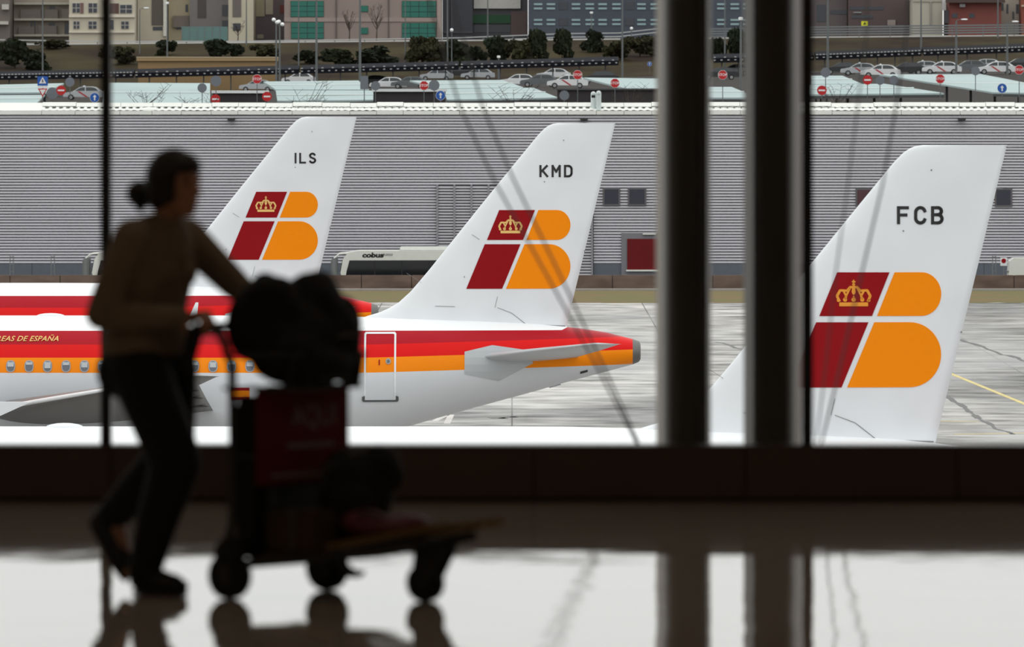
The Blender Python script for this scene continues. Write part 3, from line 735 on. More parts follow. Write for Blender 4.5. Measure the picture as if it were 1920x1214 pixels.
# ------------------------------------------------------------------ apron buses and van
M_busw = mat('bus_white', (214, 216, 212), .4, var=.05); M_busg = mat('bus_dark_glass', (26, 29, 33), .1)
def bus(px, label, length=13.5):
    d = 485.0; q = P(px, 0, d); zt = HC-(470-HOR)*d/F
    r_ = thing('apron_bus', (q.x, d, -.02), label, 'bus', 'white apron buses')
    prof = [(.55, .35), (length-.1, .35), (length, .6), (length, zt-.25), (length-.3, zt), (1.4, zt), (.75, zt-.12), (.45, zt-.5), (.3, 1.2)]
    MB().prism(prof, 0, 3.0).build('body', M_busw, r_)
    gprof = [(.85, zt-.58), (length-.25, zt-.56), (length-.25, .95), (.62, .95), (.68, 1.3)]
    g_ = MB().prism(gprof, -.025, 3.025).build('side_glazing', M_busg, r_)
    for k in range(1, 8): MB().box(.7+k*1.65, .76+k*1.65, -.035, 0, .95, zt-.57).build('pillar', M_dark, g_)
    MB().prism([(.42, zt-.52), (.5, zt-.6), (.36, 1.25), (.26, 1.25)], .15, 2.85).build('windscreen', M_busg, r_)
    bbox_obj('roof_unit', (3.9, 8.6, .6, 2.4, zt-.02, zt+.22), M_busw, r_, .05)
    for y in (.2, 2.8):
        m_ = MB().tube([(.8, y, zt-.15), (.2, y-.1, zt-.2), (-.12, y-.12, zt-.5)], .05, 6).build('mirror_arm', M_busw, r_)
        bbox_obj('mirror', (-.28, .1, y-.28, y-.02, zt-1.55, zt-.45), M_steel, m_, .08)
    for x_ in (2.6, length-3.2):
        for y in (.02, 2.7): MB().tube([(x_, y, .45), (x_, y+.28, .45)], .45, 18).build('wheel', mat('tyre_rubber', (24, 24, 26), .8), r_)
    tm = text_mesh('cobus', .4, .1, .02, 'LEFT', 1.0); decal('lettering', None, lambda x, z: 0.0, M_black, r_, step=50, me_in=tm, off=(1.62, zt-.27), sx=1.35)
    tm = text_mesh('3000', .2, .2, .0, 'LEFT', 1.1); decal('model_number', None, lambda x, z: 0.0, M_black, r_, step=50, me_in=tm, off=(2.85, zt-.25), sx=1.4)
    return r_
bus(629, 'white apron bus lettered cobus between the far and middle fins')
bus(163, 'white apron bus mostly hidden behind the black mullion and person', 10.5)
q = P(1890, 0, 484); r_ = thing('service_van', (q.x, 484, -.02), 'white service van behind the low wall at the right edge', 'van')
MB().prism([(0, .4), (5, .4), (5, 2.1), (.35, 2.1), (.1, 1.9)], 0, 1.9).build('body', M_busw, r_)
MB().box(1.2, 2.2, -.02, .02, 1.35, 1.85).build('side_window', M_busg, r_)
for x_ in (1, 4):
    for y in (.0, 1.65): MB().tube([(x_, y, .36), (x_, y+.25, .36)], .36, 16).build('wheel', MATS['tyre_rubber'], r_)
MB().box(-.03, .3, .1, 1.8, 1.25, 1.32).build('bumper', M_steel, r_)

# ================================================================== CAR PARK
M_can = mat('pale_canopy_sheet', (168, 184, 184), .7, var=.12, vscale=.15, spec=.1)
M_canedge = mat('canopy_steel_edge', (66, 68, 70), .6)
def canopy(back, front, db, df, label):
    a, b = P(*back[0], db), P(*back[1], db); c, d = P(*front[1], df), P(*front[0], df)   # back-left, back-right, front-right, front-left
    o = (a+b+c+d)/4; o.z = G(o.x, o.y); r = thing('parking_canopy', o, label, 'canopy', 'pale car park canopies')
    u = Vector((0, 0, .16)); A = [q-o for q in (d, c, b, a)]
    MB().hexa([q-u*.8 for q in A]+A).build('roof_sheet', M_can, r)
    g_ = MB(); e0, e1 = d-o, c-o; g_.hexa([e0+Vector((0, -.12, -.34)), e1+Vector((0, -.12, -.34)), e1+Vector((0, .1, -.34)), e0+Vector((0, .1, -.34)), e0+Vector((0, -.12, -.13)), e1+Vector((0, -.12, -.13)), e1+Vector((0, .1, -.13)), e0+Vector((0, .1, -.13))])
    g_.build('gutter', M_canedge, r)
    m0, m1 = (a+d)/2-o, (b+c)/2-o; rg = MB(); rg.tube([m0+u*.2, m1+u*.2], .06, 5); rg.build('ridge_strip', mat('canopy_ridge_white', (204, 212, 210), .6), r)
    for k in range(4):
        q = m0.lerp(m1, (k+.5)/4); gz = G(q.x+o.x, q.y+o.y)-o.z
        MB().box(q.x-.1, q.x+.1, q.y-.1, q.y+.1, gz-.1, q.z-.1).build('post', M_canedge, r)
CAN = [((( -60, 160), (120, 156)), ((88, 173), (-60, 174.5)), 640, 630, 'pale canopy roof at the left edge behind the crossing sign'),
 (((-60, 179), (84, 178)), ((69, 193), (-60, 194)), 600, 592, 'pale canopy roof lowest at the left edge, touching the hangar roof line'),
 (((198, 155), (394, 156)), ((394, 194), (192, 194)), 622, 606, 'broad pale canopy roof just right of the left black mullion'),
 (((494, 153), (672, 151)), ((692, 168), (517, 168)), 662, 652, 'upper pale canopy roof behind the twin globe lamp'),
 (((517, 169.5), (702, 170)), ((722, 187), (520, 189)), 616, 607, 'lower pale canopy roof right of the twin globe lamp'),
 (((768, 151), (942, 150)), ((982, 164), (825, 166)), 662, 652, 'upper pale canopy roof above the blue arrow sign'),
 (((832, 167), (1000, 164.5)), ((1046, 183), (838, 187)), 616, 607, 'lower pale canopy roof right beside the blue arrow sign'),
 (((1093, 145.5), (1290, 148)), ((1335, 194), (1284, 194)), 644, 612, 'pale triangular looking canopy behind the stop sign by the pale column flange'),
 (((1310, 163), (1372, 163)), ((1420, 183), (1318, 183)), 616, 607, 'pale canopy roof seen between the two columns'),
 (((1520, 142), (1580, 142)), ((1616, 157), (1520, 158)), 662, 652, 'small upper pale canopy right of the black mullion'),
 (((1515, 159), (1658, 157)), ((1770, 174.5), (1515, 177)), 616, 607, 'long lower pale canopy right of the black mullion'),
 (((1649, 139.5), (1840, 139)), ((2030, 176), (1862, 173)), 664, 630, 'large pale canopy reaching the right edge behind the blue arrow sign')]
for (b0, f0, db, df, lab) in CAN: canopy(b0, (f0[1], f0[0]), db, df, lab)
# dark covered walk screens below the white canopies
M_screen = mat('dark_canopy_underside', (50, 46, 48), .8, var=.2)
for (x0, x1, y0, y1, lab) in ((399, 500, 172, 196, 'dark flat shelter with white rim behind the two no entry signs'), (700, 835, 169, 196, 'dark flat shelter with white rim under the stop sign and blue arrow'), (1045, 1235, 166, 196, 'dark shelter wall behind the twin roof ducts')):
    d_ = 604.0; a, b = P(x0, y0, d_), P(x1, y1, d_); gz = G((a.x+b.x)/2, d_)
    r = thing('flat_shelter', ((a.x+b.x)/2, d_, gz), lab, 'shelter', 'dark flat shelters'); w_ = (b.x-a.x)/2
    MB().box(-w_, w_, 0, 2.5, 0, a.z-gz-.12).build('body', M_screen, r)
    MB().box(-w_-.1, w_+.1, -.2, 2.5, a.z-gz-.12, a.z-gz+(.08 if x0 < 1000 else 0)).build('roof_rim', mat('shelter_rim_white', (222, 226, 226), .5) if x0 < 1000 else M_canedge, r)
# dark long carports behind the cars
M_solar = mat('dark_carport_roof', (26, 28, 36), .8, var=.2, spec=.05)
M_glint = mat('carport_edge_glint', (168, 170, 168), .5)  # pale dashes put in as glints along the carport front edges
def cyl_(x): return interp(x, [(-200, 144), (40, 142), (207, 138), (340, 134.5), (480, 131), (700, 127.5), (1000, 117.5), (1160, 113.5), (1300, 110), (1526, 104), (1700, 97), (1920, 89), (2100, 83)])
segs = [(-150, 250), (254, 560), (564, 860), (864, 1160), (1338, 1526), (1530, 1728), (1732, 2060)]
for i, (a, b) in enumerate(segs):
    d_ = 1000.0; A, B = P(a, cyl_(a), d_), P(b, cyl_(b), d_); o = (A+B)/2; gz = G(o.x, d_)
    r = thing('long_carport', (o.x, d_, gz), 'dark low carport roof, %s in the row below the embankment' % place(i, len(segs)), 'carport', 'dark carports')
    A -= Vector((o.x, d_, gz)); B -= Vector((o.x, d_, gz)); t = Vector((0, 0, .6)); dp = Vector((0, 5.5, .5))
    MB().hexa([A-t, B-t, B-t+dp, A-t+dp, A, B, B+dp, A+dp]).build('roof', M_solar, r)
    tr = MB(); k = 0
    nseg = int((B-A).length/.42)
    for k in range(0, nseg):
        for zo in (.02, -.34):
            p0 = A.lerp(B, k/nseg); p1 = A.lerp(B, (k+.6)/nseg)
            f_ = Vector((0, -.08, zo)); h_ = Vector((0, 0, .13)); y_ = Vector((0, .1, 0))
            if zo > 0 and not (i in (0, 5, 6) or k % 3 == 0): continue
            if zo < 0 and k % 2: continue
            tr.hexa([p0+f_, p1+f_, p1+f_+y_, p0+f_+y_, p0+f_+h_, p1+f_+h_, p1+f_+y_+h_, p0+f_+y_+h_])
    tag(tr.build('edge_glints', M_glint, r), kind='stuff')
    for k in range(6):
        q = A.lerp(B, (k+.5)/6); MB().box(q.x-.08, q.x+.08, .6, .76, G(q.x+o.x, d_)-gz-.1, q.z-.5).build('post', M_canedge, r)
# tan pavilion
a, b = P(256, 107, 1012), P(520, 140, 1012); gz = G(-33, 1012)
r = thing('tan_pavilion', ((a.x+b.x)/2, 1012, gz), 'long low tan flat roofed building under the embankment', 'building'); w_ = (b.x-a.x)/2
MB().box(-w_+.2, w_-.2, 0, 4, -.3, a.z-gz-.5).build('wall', mat('tan_render', (146, 120, 84), .8, var=.08), r)
MB().box(-w_, w_, -.3, 4.3, a.z-gz-.5, a.z-gz-.06).build('roof_band', mat('tan_roof_band', (156, 132, 96), .8), r)
MB().box(-w_, w_, -.35, 4.35, a.z-gz-.06, a.z-gz+.02).build('coping', mat('pale_coping', (206, 190, 160), .7), r)

# ---- cars
M_tyre = MATS['tyre_rubber']; M_cglass = mat('car_glass', (40, 46, 50), .1); M_stripe = mat('taxi_red_stripe', (170, 20, 36), .5); M_hub = mat('wheel_hub', (150, 152, 154), .4, .5)
def car_mesh():
    L_ = 4.4
    lower = [(0, .35), (.0, .62), (.1, .78), (.95, .92), (3.95, .97), (4.35, .9), (4.4, .6), (4.36, .32)]
    cabin = [(.95, .9), (1.75, 1.38), (2.15, 1.46), (3.05, 1.45), (3.5, 1.36), (4.1, .95)]
    body = MB().prism(lower, -.86, .86)
    n_ = len(cabin)
    body.loft([[(x, -.80+.14*max(0, (z-.9)/.5), z) for x, z in cabin], [(x, .80-.14*max(0, (z-.9)/.5), z) for x, z in cabin]], False)
    gl = []
    for s_ in (-1, 1):
        m_ = MB()
        for pts in ([(1.22, .98), (1.84, 1.34), (2.3, 1.38), (2.3, .98)], [(2.4, .98), (2.4, 1.38), (3.05, 1.37), (3.4, 1.29), (3.75, .99)]):
            f_ = lambda x, z, o_: (x, s_*(.80-.14*(z-.9)/.5+o_), z)
            m_.add([f_(x, z, .012) for x, z in pts], [tuple(range(len(pts)))]); m_.add([f_(x, z, -.02) for x, z in pts], [tuple(range(len(pts)))[::-1]])
        gl.append(m_)
    ws = MB(); ws.hexa([(.98, -.68, .93), (1.06, -.68, .91), (1.06, .68, .91), (.98, .68, .93), (1.72, -.58, 1.37), (1.8, -.58, 1.36), (1.8, .58, 1.36), (1.72, .58, 1.37)])
    rw = MB(); rw.hexa([(4.02, -.66, .97), (4.13, -.66, .97), (4.13, .66, .97), (4.02, .66, .97), (3.42, -.56, 1.37), (3.56, -.56, 1.35), (3.56, .56, 1.35), (3.42, .56, 1.37)])
    st = MB()
    for s_ in (-1, 1):
        y0, y1 = s_*.862, s_*.875
        st.hexa([(1.5, y0, .94), (1.75, y0, .94), (2.65, y0, .34), (2.4, y0, .34), (1.5, y1, .94), (1.75, y1, .94), (2.65, y1, .34), (2.4, y1, .34)])
    wh = MB(); wh.tube([(0, -.1, 0), (0, .1, 0)], .31, 18)
    hb = MB(); hb.tube([(0, -.115, 0), (0, .115, 0)], .18, 12)
    out = {}
    for nm, m_ in (('body', body), ('gl0', gl[0]), ('gl1', gl[1]), ('ws', ws), ('rw', rw), ('st', st), ('wh', wh), ('hb', hb)):
        me = m_.mesh(nm); fixn(me); out[nm] = me
    for nm, mm in (('gl0', M_cglass), ('gl1', M_cglass), ('ws', M_cglass), ('rw', M_cglass), ('st', M_stripe), ('wh', M_tyre), ('hb', M_hub)): out[nm].materials.append(mm)
    return out
CM = car_mesh(); CBODY = {}
def car(px, py, color, label, taxi=False, flip=False, rz=0.0):
    q = ground_hit(px, py)
    r = thing('parked_car', q, label, 'car', 'cars in the car park', rz+(math.pi if flip else 0))
    key = color
    if key not in CBODY:
        me = CM['body'].copy(); me.materials.append(mat('car_paint_%d_%d_%d' % color, color, .35)); CBODY[key] = me
    off = (-2.2, 0, 0)
    obj('body', CBODY[key], r, off)
    for nm, n2 in (('gl0', 'side_window'), ('gl1', 'side_window'), ('ws', 'windscreen'), ('rw', 'rear_window')): obj(n2, CM[nm], r, off)
    if taxi: obj('red_stripe', CM['st'], r, off)
    for x_ in (.82, 3.5):
        for y_ in (-.8, .8):
            w_ = obj('wheel', CM['wh'], r, (off[0]+x_, y_, .31)); obj('hub', CM['hb'], w_)
    if not taxi: return
    bbox_obj('roof_light', (-.12, .12, -.2, .2, 1.45, 1.55), M_white, r, .03)
WHT = (214, 216, 218); SLV = (170, 174, 178); GRY = (92, 96, 100); BLK = (36, 38, 42)
cars = [(158, 188, SLV, 'silver taxi with red door stripe by the left mullion', True), (482, 172, SLV, 'silver car by the stop sign left of the twin globe lamp', False),
 (560, 158, WHT, 'white car half hidden behind the upper canopy by the twin globe lamp', False), (728, 168, WHT, 'white car in front of the tall lamp pole, left of a grey car', False), (768, 167, GRY, 'dark grey car left of the stop sign on the flat shelter', False),
 (700, 163, BLK, 'black car behind the grey sign back on the tall lamp pole', False), (818, 152, SLV, 'silver car above the upper canopy over the blue arrow', False), (856, 147, BLK, 'black car left of the slim white topped post', False), (896, 150, SLV, 'silver car just left of the slim white topped post', False),
 (972, 163, WHT, 'white car right of the slim white topped post', False), (1012, 164, GRY, 'grey car between two white cars near a round sign back', False), (1038, 150, WHT, 'white car in the second row behind the large taxi', False), (1064, 166, WHT, 'large white taxi with red door stripe left of two stop signs', True),
 (1125, 157, BLK, 'black car partly hidden behind the triangular canopy', False), (1378, 142, SLV, 'silver car beside the stop sign between the columns', False), (1350, 150, BLK, 'black car behind the stop sign between the columns', False),
 (1578, 140, BLK, 'black car nearest to the black mullion in the right car park', False), (1612, 142, SLV, 'silver taxi with red stripe, leftmost of the striped ones right of the mullion', True), (1651, 146, WHT, 'white taxi with red stripe above the no entry sign on the long canopy', True),
 (1700, 141, BLK, 'black car between two striped taxis in the right car park', False), (1730, 138, SLV, 'silver taxi with red stripe partly behind a white taxi', True), (1766, 140, WHT, 'white taxi with red stripe above the stop sign on the large canopy', True),
 (1818, 137, GRY, 'grey car half hidden behind a lamp pole at the far right', False), (1846, 134, SLV, 'silver car behind the rightmost white taxi', False), (1868, 140, WHT, 'white taxi with red stripe beside the rightmost stop sign', True), (1912, 133, BLK, 'black car cut by the right edge', False)]
for c in cars: car(*c)

# ---- road signs
M_sred = mat('sign_red', (186, 16, 26), .5); M_swhite = mat('sign_white', (226, 226, 226), .5); M_sblue = mat('sign_blue', (14, 84, 168), .5); M_sback = mat('sign_back_grey', (108, 114, 122), .6)
def disc(r_, y, th, n_=24, a0=0.0):
    m_ = MB(); pts = [(r_*math.cos(a0+2*math.pi*k/n_), r_*math.sin(a0+2*math.pi*k/n_)) for k in range(n_)]
    return m_.prism(pts, y-th, y)
def mk(m_, mm): me = m_.mesh('sign'); fixn(me); me.materials.append(mm); return me
def flat_text(body, size, y):
    me = text_mesh(body, size, 0, .004)
    for v in me.vertices: v.co = Vector((v.co.x, y, v.co.y))
    me.materials.append(M_swhite); return me
SG = {'oct_w': mk(disc(.37, 0, .02, 8, math.pi/8), M_swhite), 'oct_r': mk(disc(.345, -.02, .008, 8, math.pi/8), M_sred), 'stop': flat_text('STOP', .27, -.032),
      'dr': mk(disc(.36, 0, .02), M_sred), 'bar': mk(MB().box(-.25, .25, -.03, -.02, -.06, .06), M_swhite), 'db_w': mk(disc(.37, 0, .02), M_swhite), 'db': mk(disc(.345, -.02, .008), M_sblue), 'dback': mk(disc(.37, 0, .02), M_sback)}
ar = MB().prism([(-.05, -.22), (.05, -.22), (.05, .04), (.14, .04), (0, .22), (-.14, .04), (-.05, .04)], -.034, -.028); SG['arrow'] = mk(ar, M_swhite)
def sign(px, py, kind, label, d=600.0, sc=1.0):
    q = P(px, py, d); gz = G(q.x, d) if d > 545 else 0
    nm = {'stop': 'stop_sign', 'no': 'no_entry_sign', 'arrow': 'arrow_sign', 'back': 'sign_back'}[kind]
    r = thing(nm, (q.x, d, gz), label, 'sign', {'stop': 'stop signs', 'no': 'no entry signs', 'arrow': 'blue arrow signs', 'back': 'grey backs of round signs'}[kind])
    h_ = q.z-gz
    MB().tube([(0, .04, 0), (0, .04, h_)], .035, 6).build('post', M_pole, r)
    z = (0, 0, h_)
    if kind == 'stop': p = obj('plate', SG['oct_w'], r, z); obj('red_face', SG['oct_r'], p); obj('lettering', SG['stop'], p)
    elif kind == 'no': p = obj('plate', SG['dr'], r, z); obj('white_bar', SG['bar'], p)
    elif kind == 'arrow': p = obj('plate', SG['db_w'], r, z); obj('blue_face', SG['db'], p); obj('white_arrow', SG['arrow'], p)
    else: p = obj('plate', SG['dback'], r, z)
    p.scale = (sc, sc, sc)
for px, py, lab in ((482, 148.5, 'red stop sign left of the twin globe lamp'), (795, 160.5, 'red stop sign above the blue arrow on the flat shelter'), (1083, 140.5, 'red stop sign over the rear of the large white taxi'), (1153, 156, 'red stop sign in front of the triangular canopy'),
                    (1355, 140.5, 'red stop sign seen between the two columns'), (1763, 148, 'red stop sign on the edge of the large right canopy'), (1911, 131, 'red stop sign cut close by the right edge')): sign(px, py, 'stop', lab)
for px, py, lab in ((114.5, 169.5, 'no entry sign in front of the silver taxi by the left mullion'), (404, 186, 'no entry sign on the dark shelter near the broad canopy'), (500.5, 181, 'no entry sign just left of the twin globe lamp'),
                    (1541, 169.5, 'no entry sign closest to the black mullion on the right'), (1626.5, 150, 'no entry sign in front of a white taxi on the right')): sign(px, py, 'no', lab)
for px, py, lab in ((177.5, 183, 'blue arrow sign touching the left black mullion'), (826, 179, 'blue arrow sign at the corner of the lower canopy, mid picture'), (1879, 165.5, 'blue arrow sign in front of the large right canopy')): sign(px, py, 'arrow', lab)
sign(1218, 120, 'arrow', 'small distant blue arrow sign on the embankment left of the columns', 1030, .8)
for i, (px, py, sc) in enumerate(((98, 175, 1.2), (131, 154, .95), (379, 165, .95), (405, 152, 1.1), (704, 161, .95), (814, 160, 1.1), (1058, 179, 1.0), (1548, 136, 1.0), (1650, 151, .9), (1676, 150, .9), (1829, 133, .9))):
    sign(px, py, 'back', 'plain grey back of a round road sign, %s of all' % place(i, 11), 602, sc)
# tall grey sign back on the lamp pole and the crossing / yield pair
q = P(683, 155, 602); gz = G(q.x, 602); r = thing('tall_sign_back', (q.x, 602, gz), 'tall arched grey sign back beside the tall lamp pole', 'sign')
bbox_obj('plate', (-.3, .3, -.03, .03, q.z-gz-.5, q.z-gz+.5), M_sback, r, .02); MB().tube([(0, .05, 0), (0, .05, q.z-gz)], .04, 6).build('post', M_pole, r)
q = P(80, 152, 589); gz = G(q.x, 589); r = thing('crossing_sign', (q.x, 589, gz), 'blue square pedestrian crossing sign above an inverted yield triangle', 'sign')
h_ = q.z-gz
MB().tube([(0, .05, 0), (0, .05, h_)], .04, 6).build('post', M_pole, r)
b_ = MB().box(-.38, .38, -.03, 0, h_-.35, h_+.35).build('blue_plate', M_sblue, r)
t_ = MB().prism([(-.27, h_-.18), (.27, h_-.18), (0, h_+.3)], -.05, -.03).build('white_triangle', M_swhite, b_)
MB().tube([(0, -.055, h_+.1), (0, -.06, h_+.1)], .035, 10).build('walker_head', M_black, b_); MB().prism([(-.05, h_-.14), (.0, h_-.06), (.05, h_-.14), (.04, h_+.07), (-.04, h_+.07)], -.06, -.052).build('walker', M_black, b_)
MB().box(-.36, .36, -.03, 0, h_-.52, h_-.37).build('white_strip', M_swhite, r)
y_ = MB().prism([(-.36, h_-.55), (.36, h_-.55), (0, h_-1.2)], -.03, 0).build('yield_plate', M_sred, r)
MB().prism([(-.23, h_-.63), (.23, h_-.63), (0, h_-1.04)], -.045, -.03).build('yield_face', M_swhite, y_)

# ---- lamp posts
M_lamp = mat('lamp_globe_white', (238, 240, 240), .3)
def post(px, yt, yb, label, d=None, r_=.09, head='arm', w=0):
    q = ground_hit(px, yb) if d is None else None
    d = q.y if q else d
    x = (px-960)*d/F; gz = G(x, d); top = HC-(yt-HOR)*d/F-gz
    r = thing('lamp_post', (x, d, gz), label, 'lamp post', 'car park lamp posts')
    MB().tube([(0, 0, -.1), (0, 0, top*.5), (0, 0, top)], [r_, r_*.85, r_*.65], 8).build('pole', M_pole, r)
    if head == 'globe': MB().ell((0, 0, top+.1), (.22, .22, .24), 14, 8).build('globe', M_lamp, r)
    elif head == 'twin':
        for s_, zz_ in ((-.25, .1), (.25, -.1)):
            a_ = MB().tube([(0, 0, top-.3), (s_, 0, top-.2+zz_)], .03, 5).build('arm', M_pole, r); MB().ell((s_, 0, top+zz_), (.2, .2, .2), 12, 8).build('globe', M_lamp, a_)
    elif head == 'box': bbox_obj('lamp_head', (-.22, .22, -.2, .2, top-.05, top+.25), M_lamp, r, .04)
    elif head == 'arm':
        a_ = MB().tube([(0, 0, top), (.15, 0, top+.15), (.7, 0, top+.2)], .04, 6).build('arm', M_pole, r)
        MB().ell((.9, 0, top+.2), (.4, .16, .1), 12, 6).build('lamp_head', M_lamp, a_)
    return r
posts = [(80, -12, 152, .11, 'arm'), (262, 18, 72, .08, 'arm'), (313.5, 7, 156, .11, 'box'), (462, -20, 84, .1, 'arm'), (518, 39, 190, .1, 'twin'), (524.5, 44, 191, .1, 'twin'), (560, -10, 152, .1, 'arm'), (593.5, -30, 170, .15, 'arm'), (675, -30, 192, .13, 'arm'),
         (760, -10, 122, .09, 'arm'), (839, -10, 149, .11, 'arm'), (847, 58, 150, .08, 'globe'), (914.5, -10, 56, .11, 'arm'), (935, 108, 150, .13, 'box'), (1109, 25, 62, .1, 'box'), (1167, -25, 153, .12, 'arm'), (1184, 55, 70, .09, 'globe'), (1359, -25, 142, .11, 'arm'), (1389, 37, 190, .13, 'box'),
         (1552, -10, 160, .13, 'arm'), (1727, -25, 97, .13, 'arm'), (1793, 40, 140, .14, 'arm'), (1871, -25, 68, .13, 'arm'), (1888.5, 44, 140, .14, 'arm')]
HN = {'arm': 'single arm', 'twin': 'two white globes', 'box': 'boxy white head', 'globe': 'one white globe'}
for i, (px, yt, yb, rr, hd) in enumerate(posts):
    post(px, yt, yb, 'grey lamp post with %s, %s of all lamp posts' % (HN[hd], place(i, len(posts))), r_=rr, head=hd, d=(1112 if yb < 70 else None))

# ---- guard rails along the upper road
M_rail = mat('guard_rail_steel', (176, 178, 178), .5, .2); M_raild = mat('dull_barrier_steel', (112, 116, 118), .6, .2)
def rail(pts, d, label, rails, m_, thick):
    P0 = [P(x, y, d) for x, y in pts]; o = (P0[0]+P0[-1])/2; o.z = G(o.x, d)
    r = thing('guard_rail', o, label, 'guard rail', 'guard rails on the upper road')
    for k, off in enumerate(rails):
        b_ = MB()
        for a, b in zip(P0, P0[1:]):
            a = a-o-Vector((0, 0, off)); b = b-o-Vector((0, 0, off)); h_ = Vector((0, 0, thick)); y_ = Vector((0, .1, 0))
            b_.hexa([a-h_, b-h_, b-h_+y_, a-h_+y_, a, b, b+y_, a+y_])
        b_.build('rail', m_, r)
    L_ = P0[-1].x-P0[0].x; n_ = int(L_/4)
    for k in range(n_+1):
        x = P0[0].x+L_*k/n_; px = 960+x*F/d; py = interp(px, pts); z = HC-(py-HOR)*d/F
        MB().box(x-o.x-.07, x-o.x+.07, .1, .22, G(x, d)-o.z-.1, z-o.z).build('post', M_raild, r)
rail([(-40, 73), (210, 77), (430, 76.5), (620, 74), (760, 71.5), (860, 70), (960, 66), (1060, 62), (1160, 61), (1240, 52)], 1121, 'long steel guard rail on the embankment top left of the columns', (0, .5), M_rail, .14)
rail([(1320, 53), (1400, 52), (1526, 49.5), (1700, 47.5), (1960, 44.5)], 1121, 'tall multi rail barrier on the embankment top right of the columns', (0, .35, .7, 1.05), M_raild, .2)
q = P(1621, 44, 1124); r = thing('yellow_sign', (q.x, 1124, G(q.x, 1124)), 'small yellow sign board behind the multi rail barrier', 'sign'); h_ = q.z-G(q.x, 1124)
MB().box(-.45, .45, -.03, .03, h_-.33, h_+.33).build('board', mat('sign_yellow', (206, 206, 30), .6), r); MB().prism([(-.2, h_-.2), (.25, h_-.1), (.0, h_+.2)], -.045, -.03).build('symbol', M_black, r); MB().tube([(0, .05, 0), (0, .05, h_)], .05, 6).build('post', M_pole, r)

# ---- trees and shrubs
def leaf_mat(nm, a, b):
    return mat(nm, a, .9, vscale=.8, col2=b, spec=.1)
LM = [leaf_mat('dark_conifer_leaf', (48, 56, 38), (28, 33, 25)), leaf_mat('olive_leaf', (60, 60, 40), (38, 38, 28)), leaf_mat('deep_green_leaf', (42, 52, 38), (26, 31, 25))]
M_bark = mat('bark', (60, 50, 42), .9, var=.2)
def crown_mesh(seed, shape):
    rnd = random.Random(seed); m_ = MB()
    lumps = [(rnd.uniform(-.5, .5), rnd.uniform(-.5, .5), rnd.uniform(.15, .85), rnd.uniform(.22, .42)) for _ in range(16)]
    m_2 = []
    for k in range(1500):
        lx, ly, lz, lr = rnd.choice(lumps)
        w_ = {'cone': 1-lz*.75, 'round': math.sqrt(max(.05, 1-(2*lz-1)**2)), 'column': .75}[shape]
        v = Vector((rnd.gauss(0, 1), rnd.gauss(0, 1), rnd.gauss(0, 1))).normalized()*lr*rnd.uniform(.6, 1.0)
        c = Vector((lx*w_+v.x*.75, ly*w_+v.y*.75, max(.0, lz*.95-.06+v.z*.5)))
        n_ = Vector((rnd.uniform(-1, 1), rnd.uniform(-1, 1), rnd.uniform(-.3, 1))).normalized(); a = n_.orthogonal().normalized(); b = n_.cross(a)
        s_ = rnd.uniform(.05, .1)
        m_.add([c+a*s_, c+b*s_*.8, c-a*s_, c-b*s_*.8], [(0, 1, 2, 3)])
    return m_
CR = [crown_mesh(i, s).mesh('crown', LM[i % 3]) for i, s in enumerate(('cone', 'round', 'cone', 'column', 'round', 'cone'))]
def stem_mesh():
    return MB().tube([(0, 0, -.1), (.01, 0, .4), (0, .01, .8)], [.05, .035, .01], 6).mesh('trunk', M_bark)
STM = stem_mesh()
trees = [(28, 64, 128, 56), (68, 92, 132, 44), (104, 72, 92, 46), (222, 82, 122, 46), (312, 71, 103, 34), (412, 64, 108, 52), (446, 76, 106, 30), (496, 78, 108, 36), (572, 90, 122, 46), (630, 86, 124, 60), (700, 84, 124, 70), (794, 60, 122, 44), (812, 74, 124, 44), (850, 68, 124, 50), (888, 76, 122, 44), (934, 52, 120, 48), (976, 66, 122, 38), (1006, 44, 120, 40), (1054, 44, 118, 38), (1115, 52, 98, 36), (1158, 72, 114, 44), (1200, 62, 106, 50), (1228, 60, 100, 40), (1382, 34, 112, 36), (1346, 58, 112, 30)]
for i, (px, yt, yb, w_) in enumerate(trees):
    q = ground_hit(px, yb); s_ = F/q.y
    r = thing('evergreen_tree', q, 'dark bushy evergreen on the embankment, %s of them' % place(i, len(trees)), 'tree', 'evergreens on the embankment', random.uniform(0, 6))
    hgt = (yb-yt)/s_; wd = w_/s_
    c = obj('crown', CR[(i*5+i//3) % 6], r); c.scale = (wd*1.15, wd*1.0, hgt*.98)
    t = obj('trunk', STM, r); t.scale = (wd*.6, wd*.6, hgt*.9)
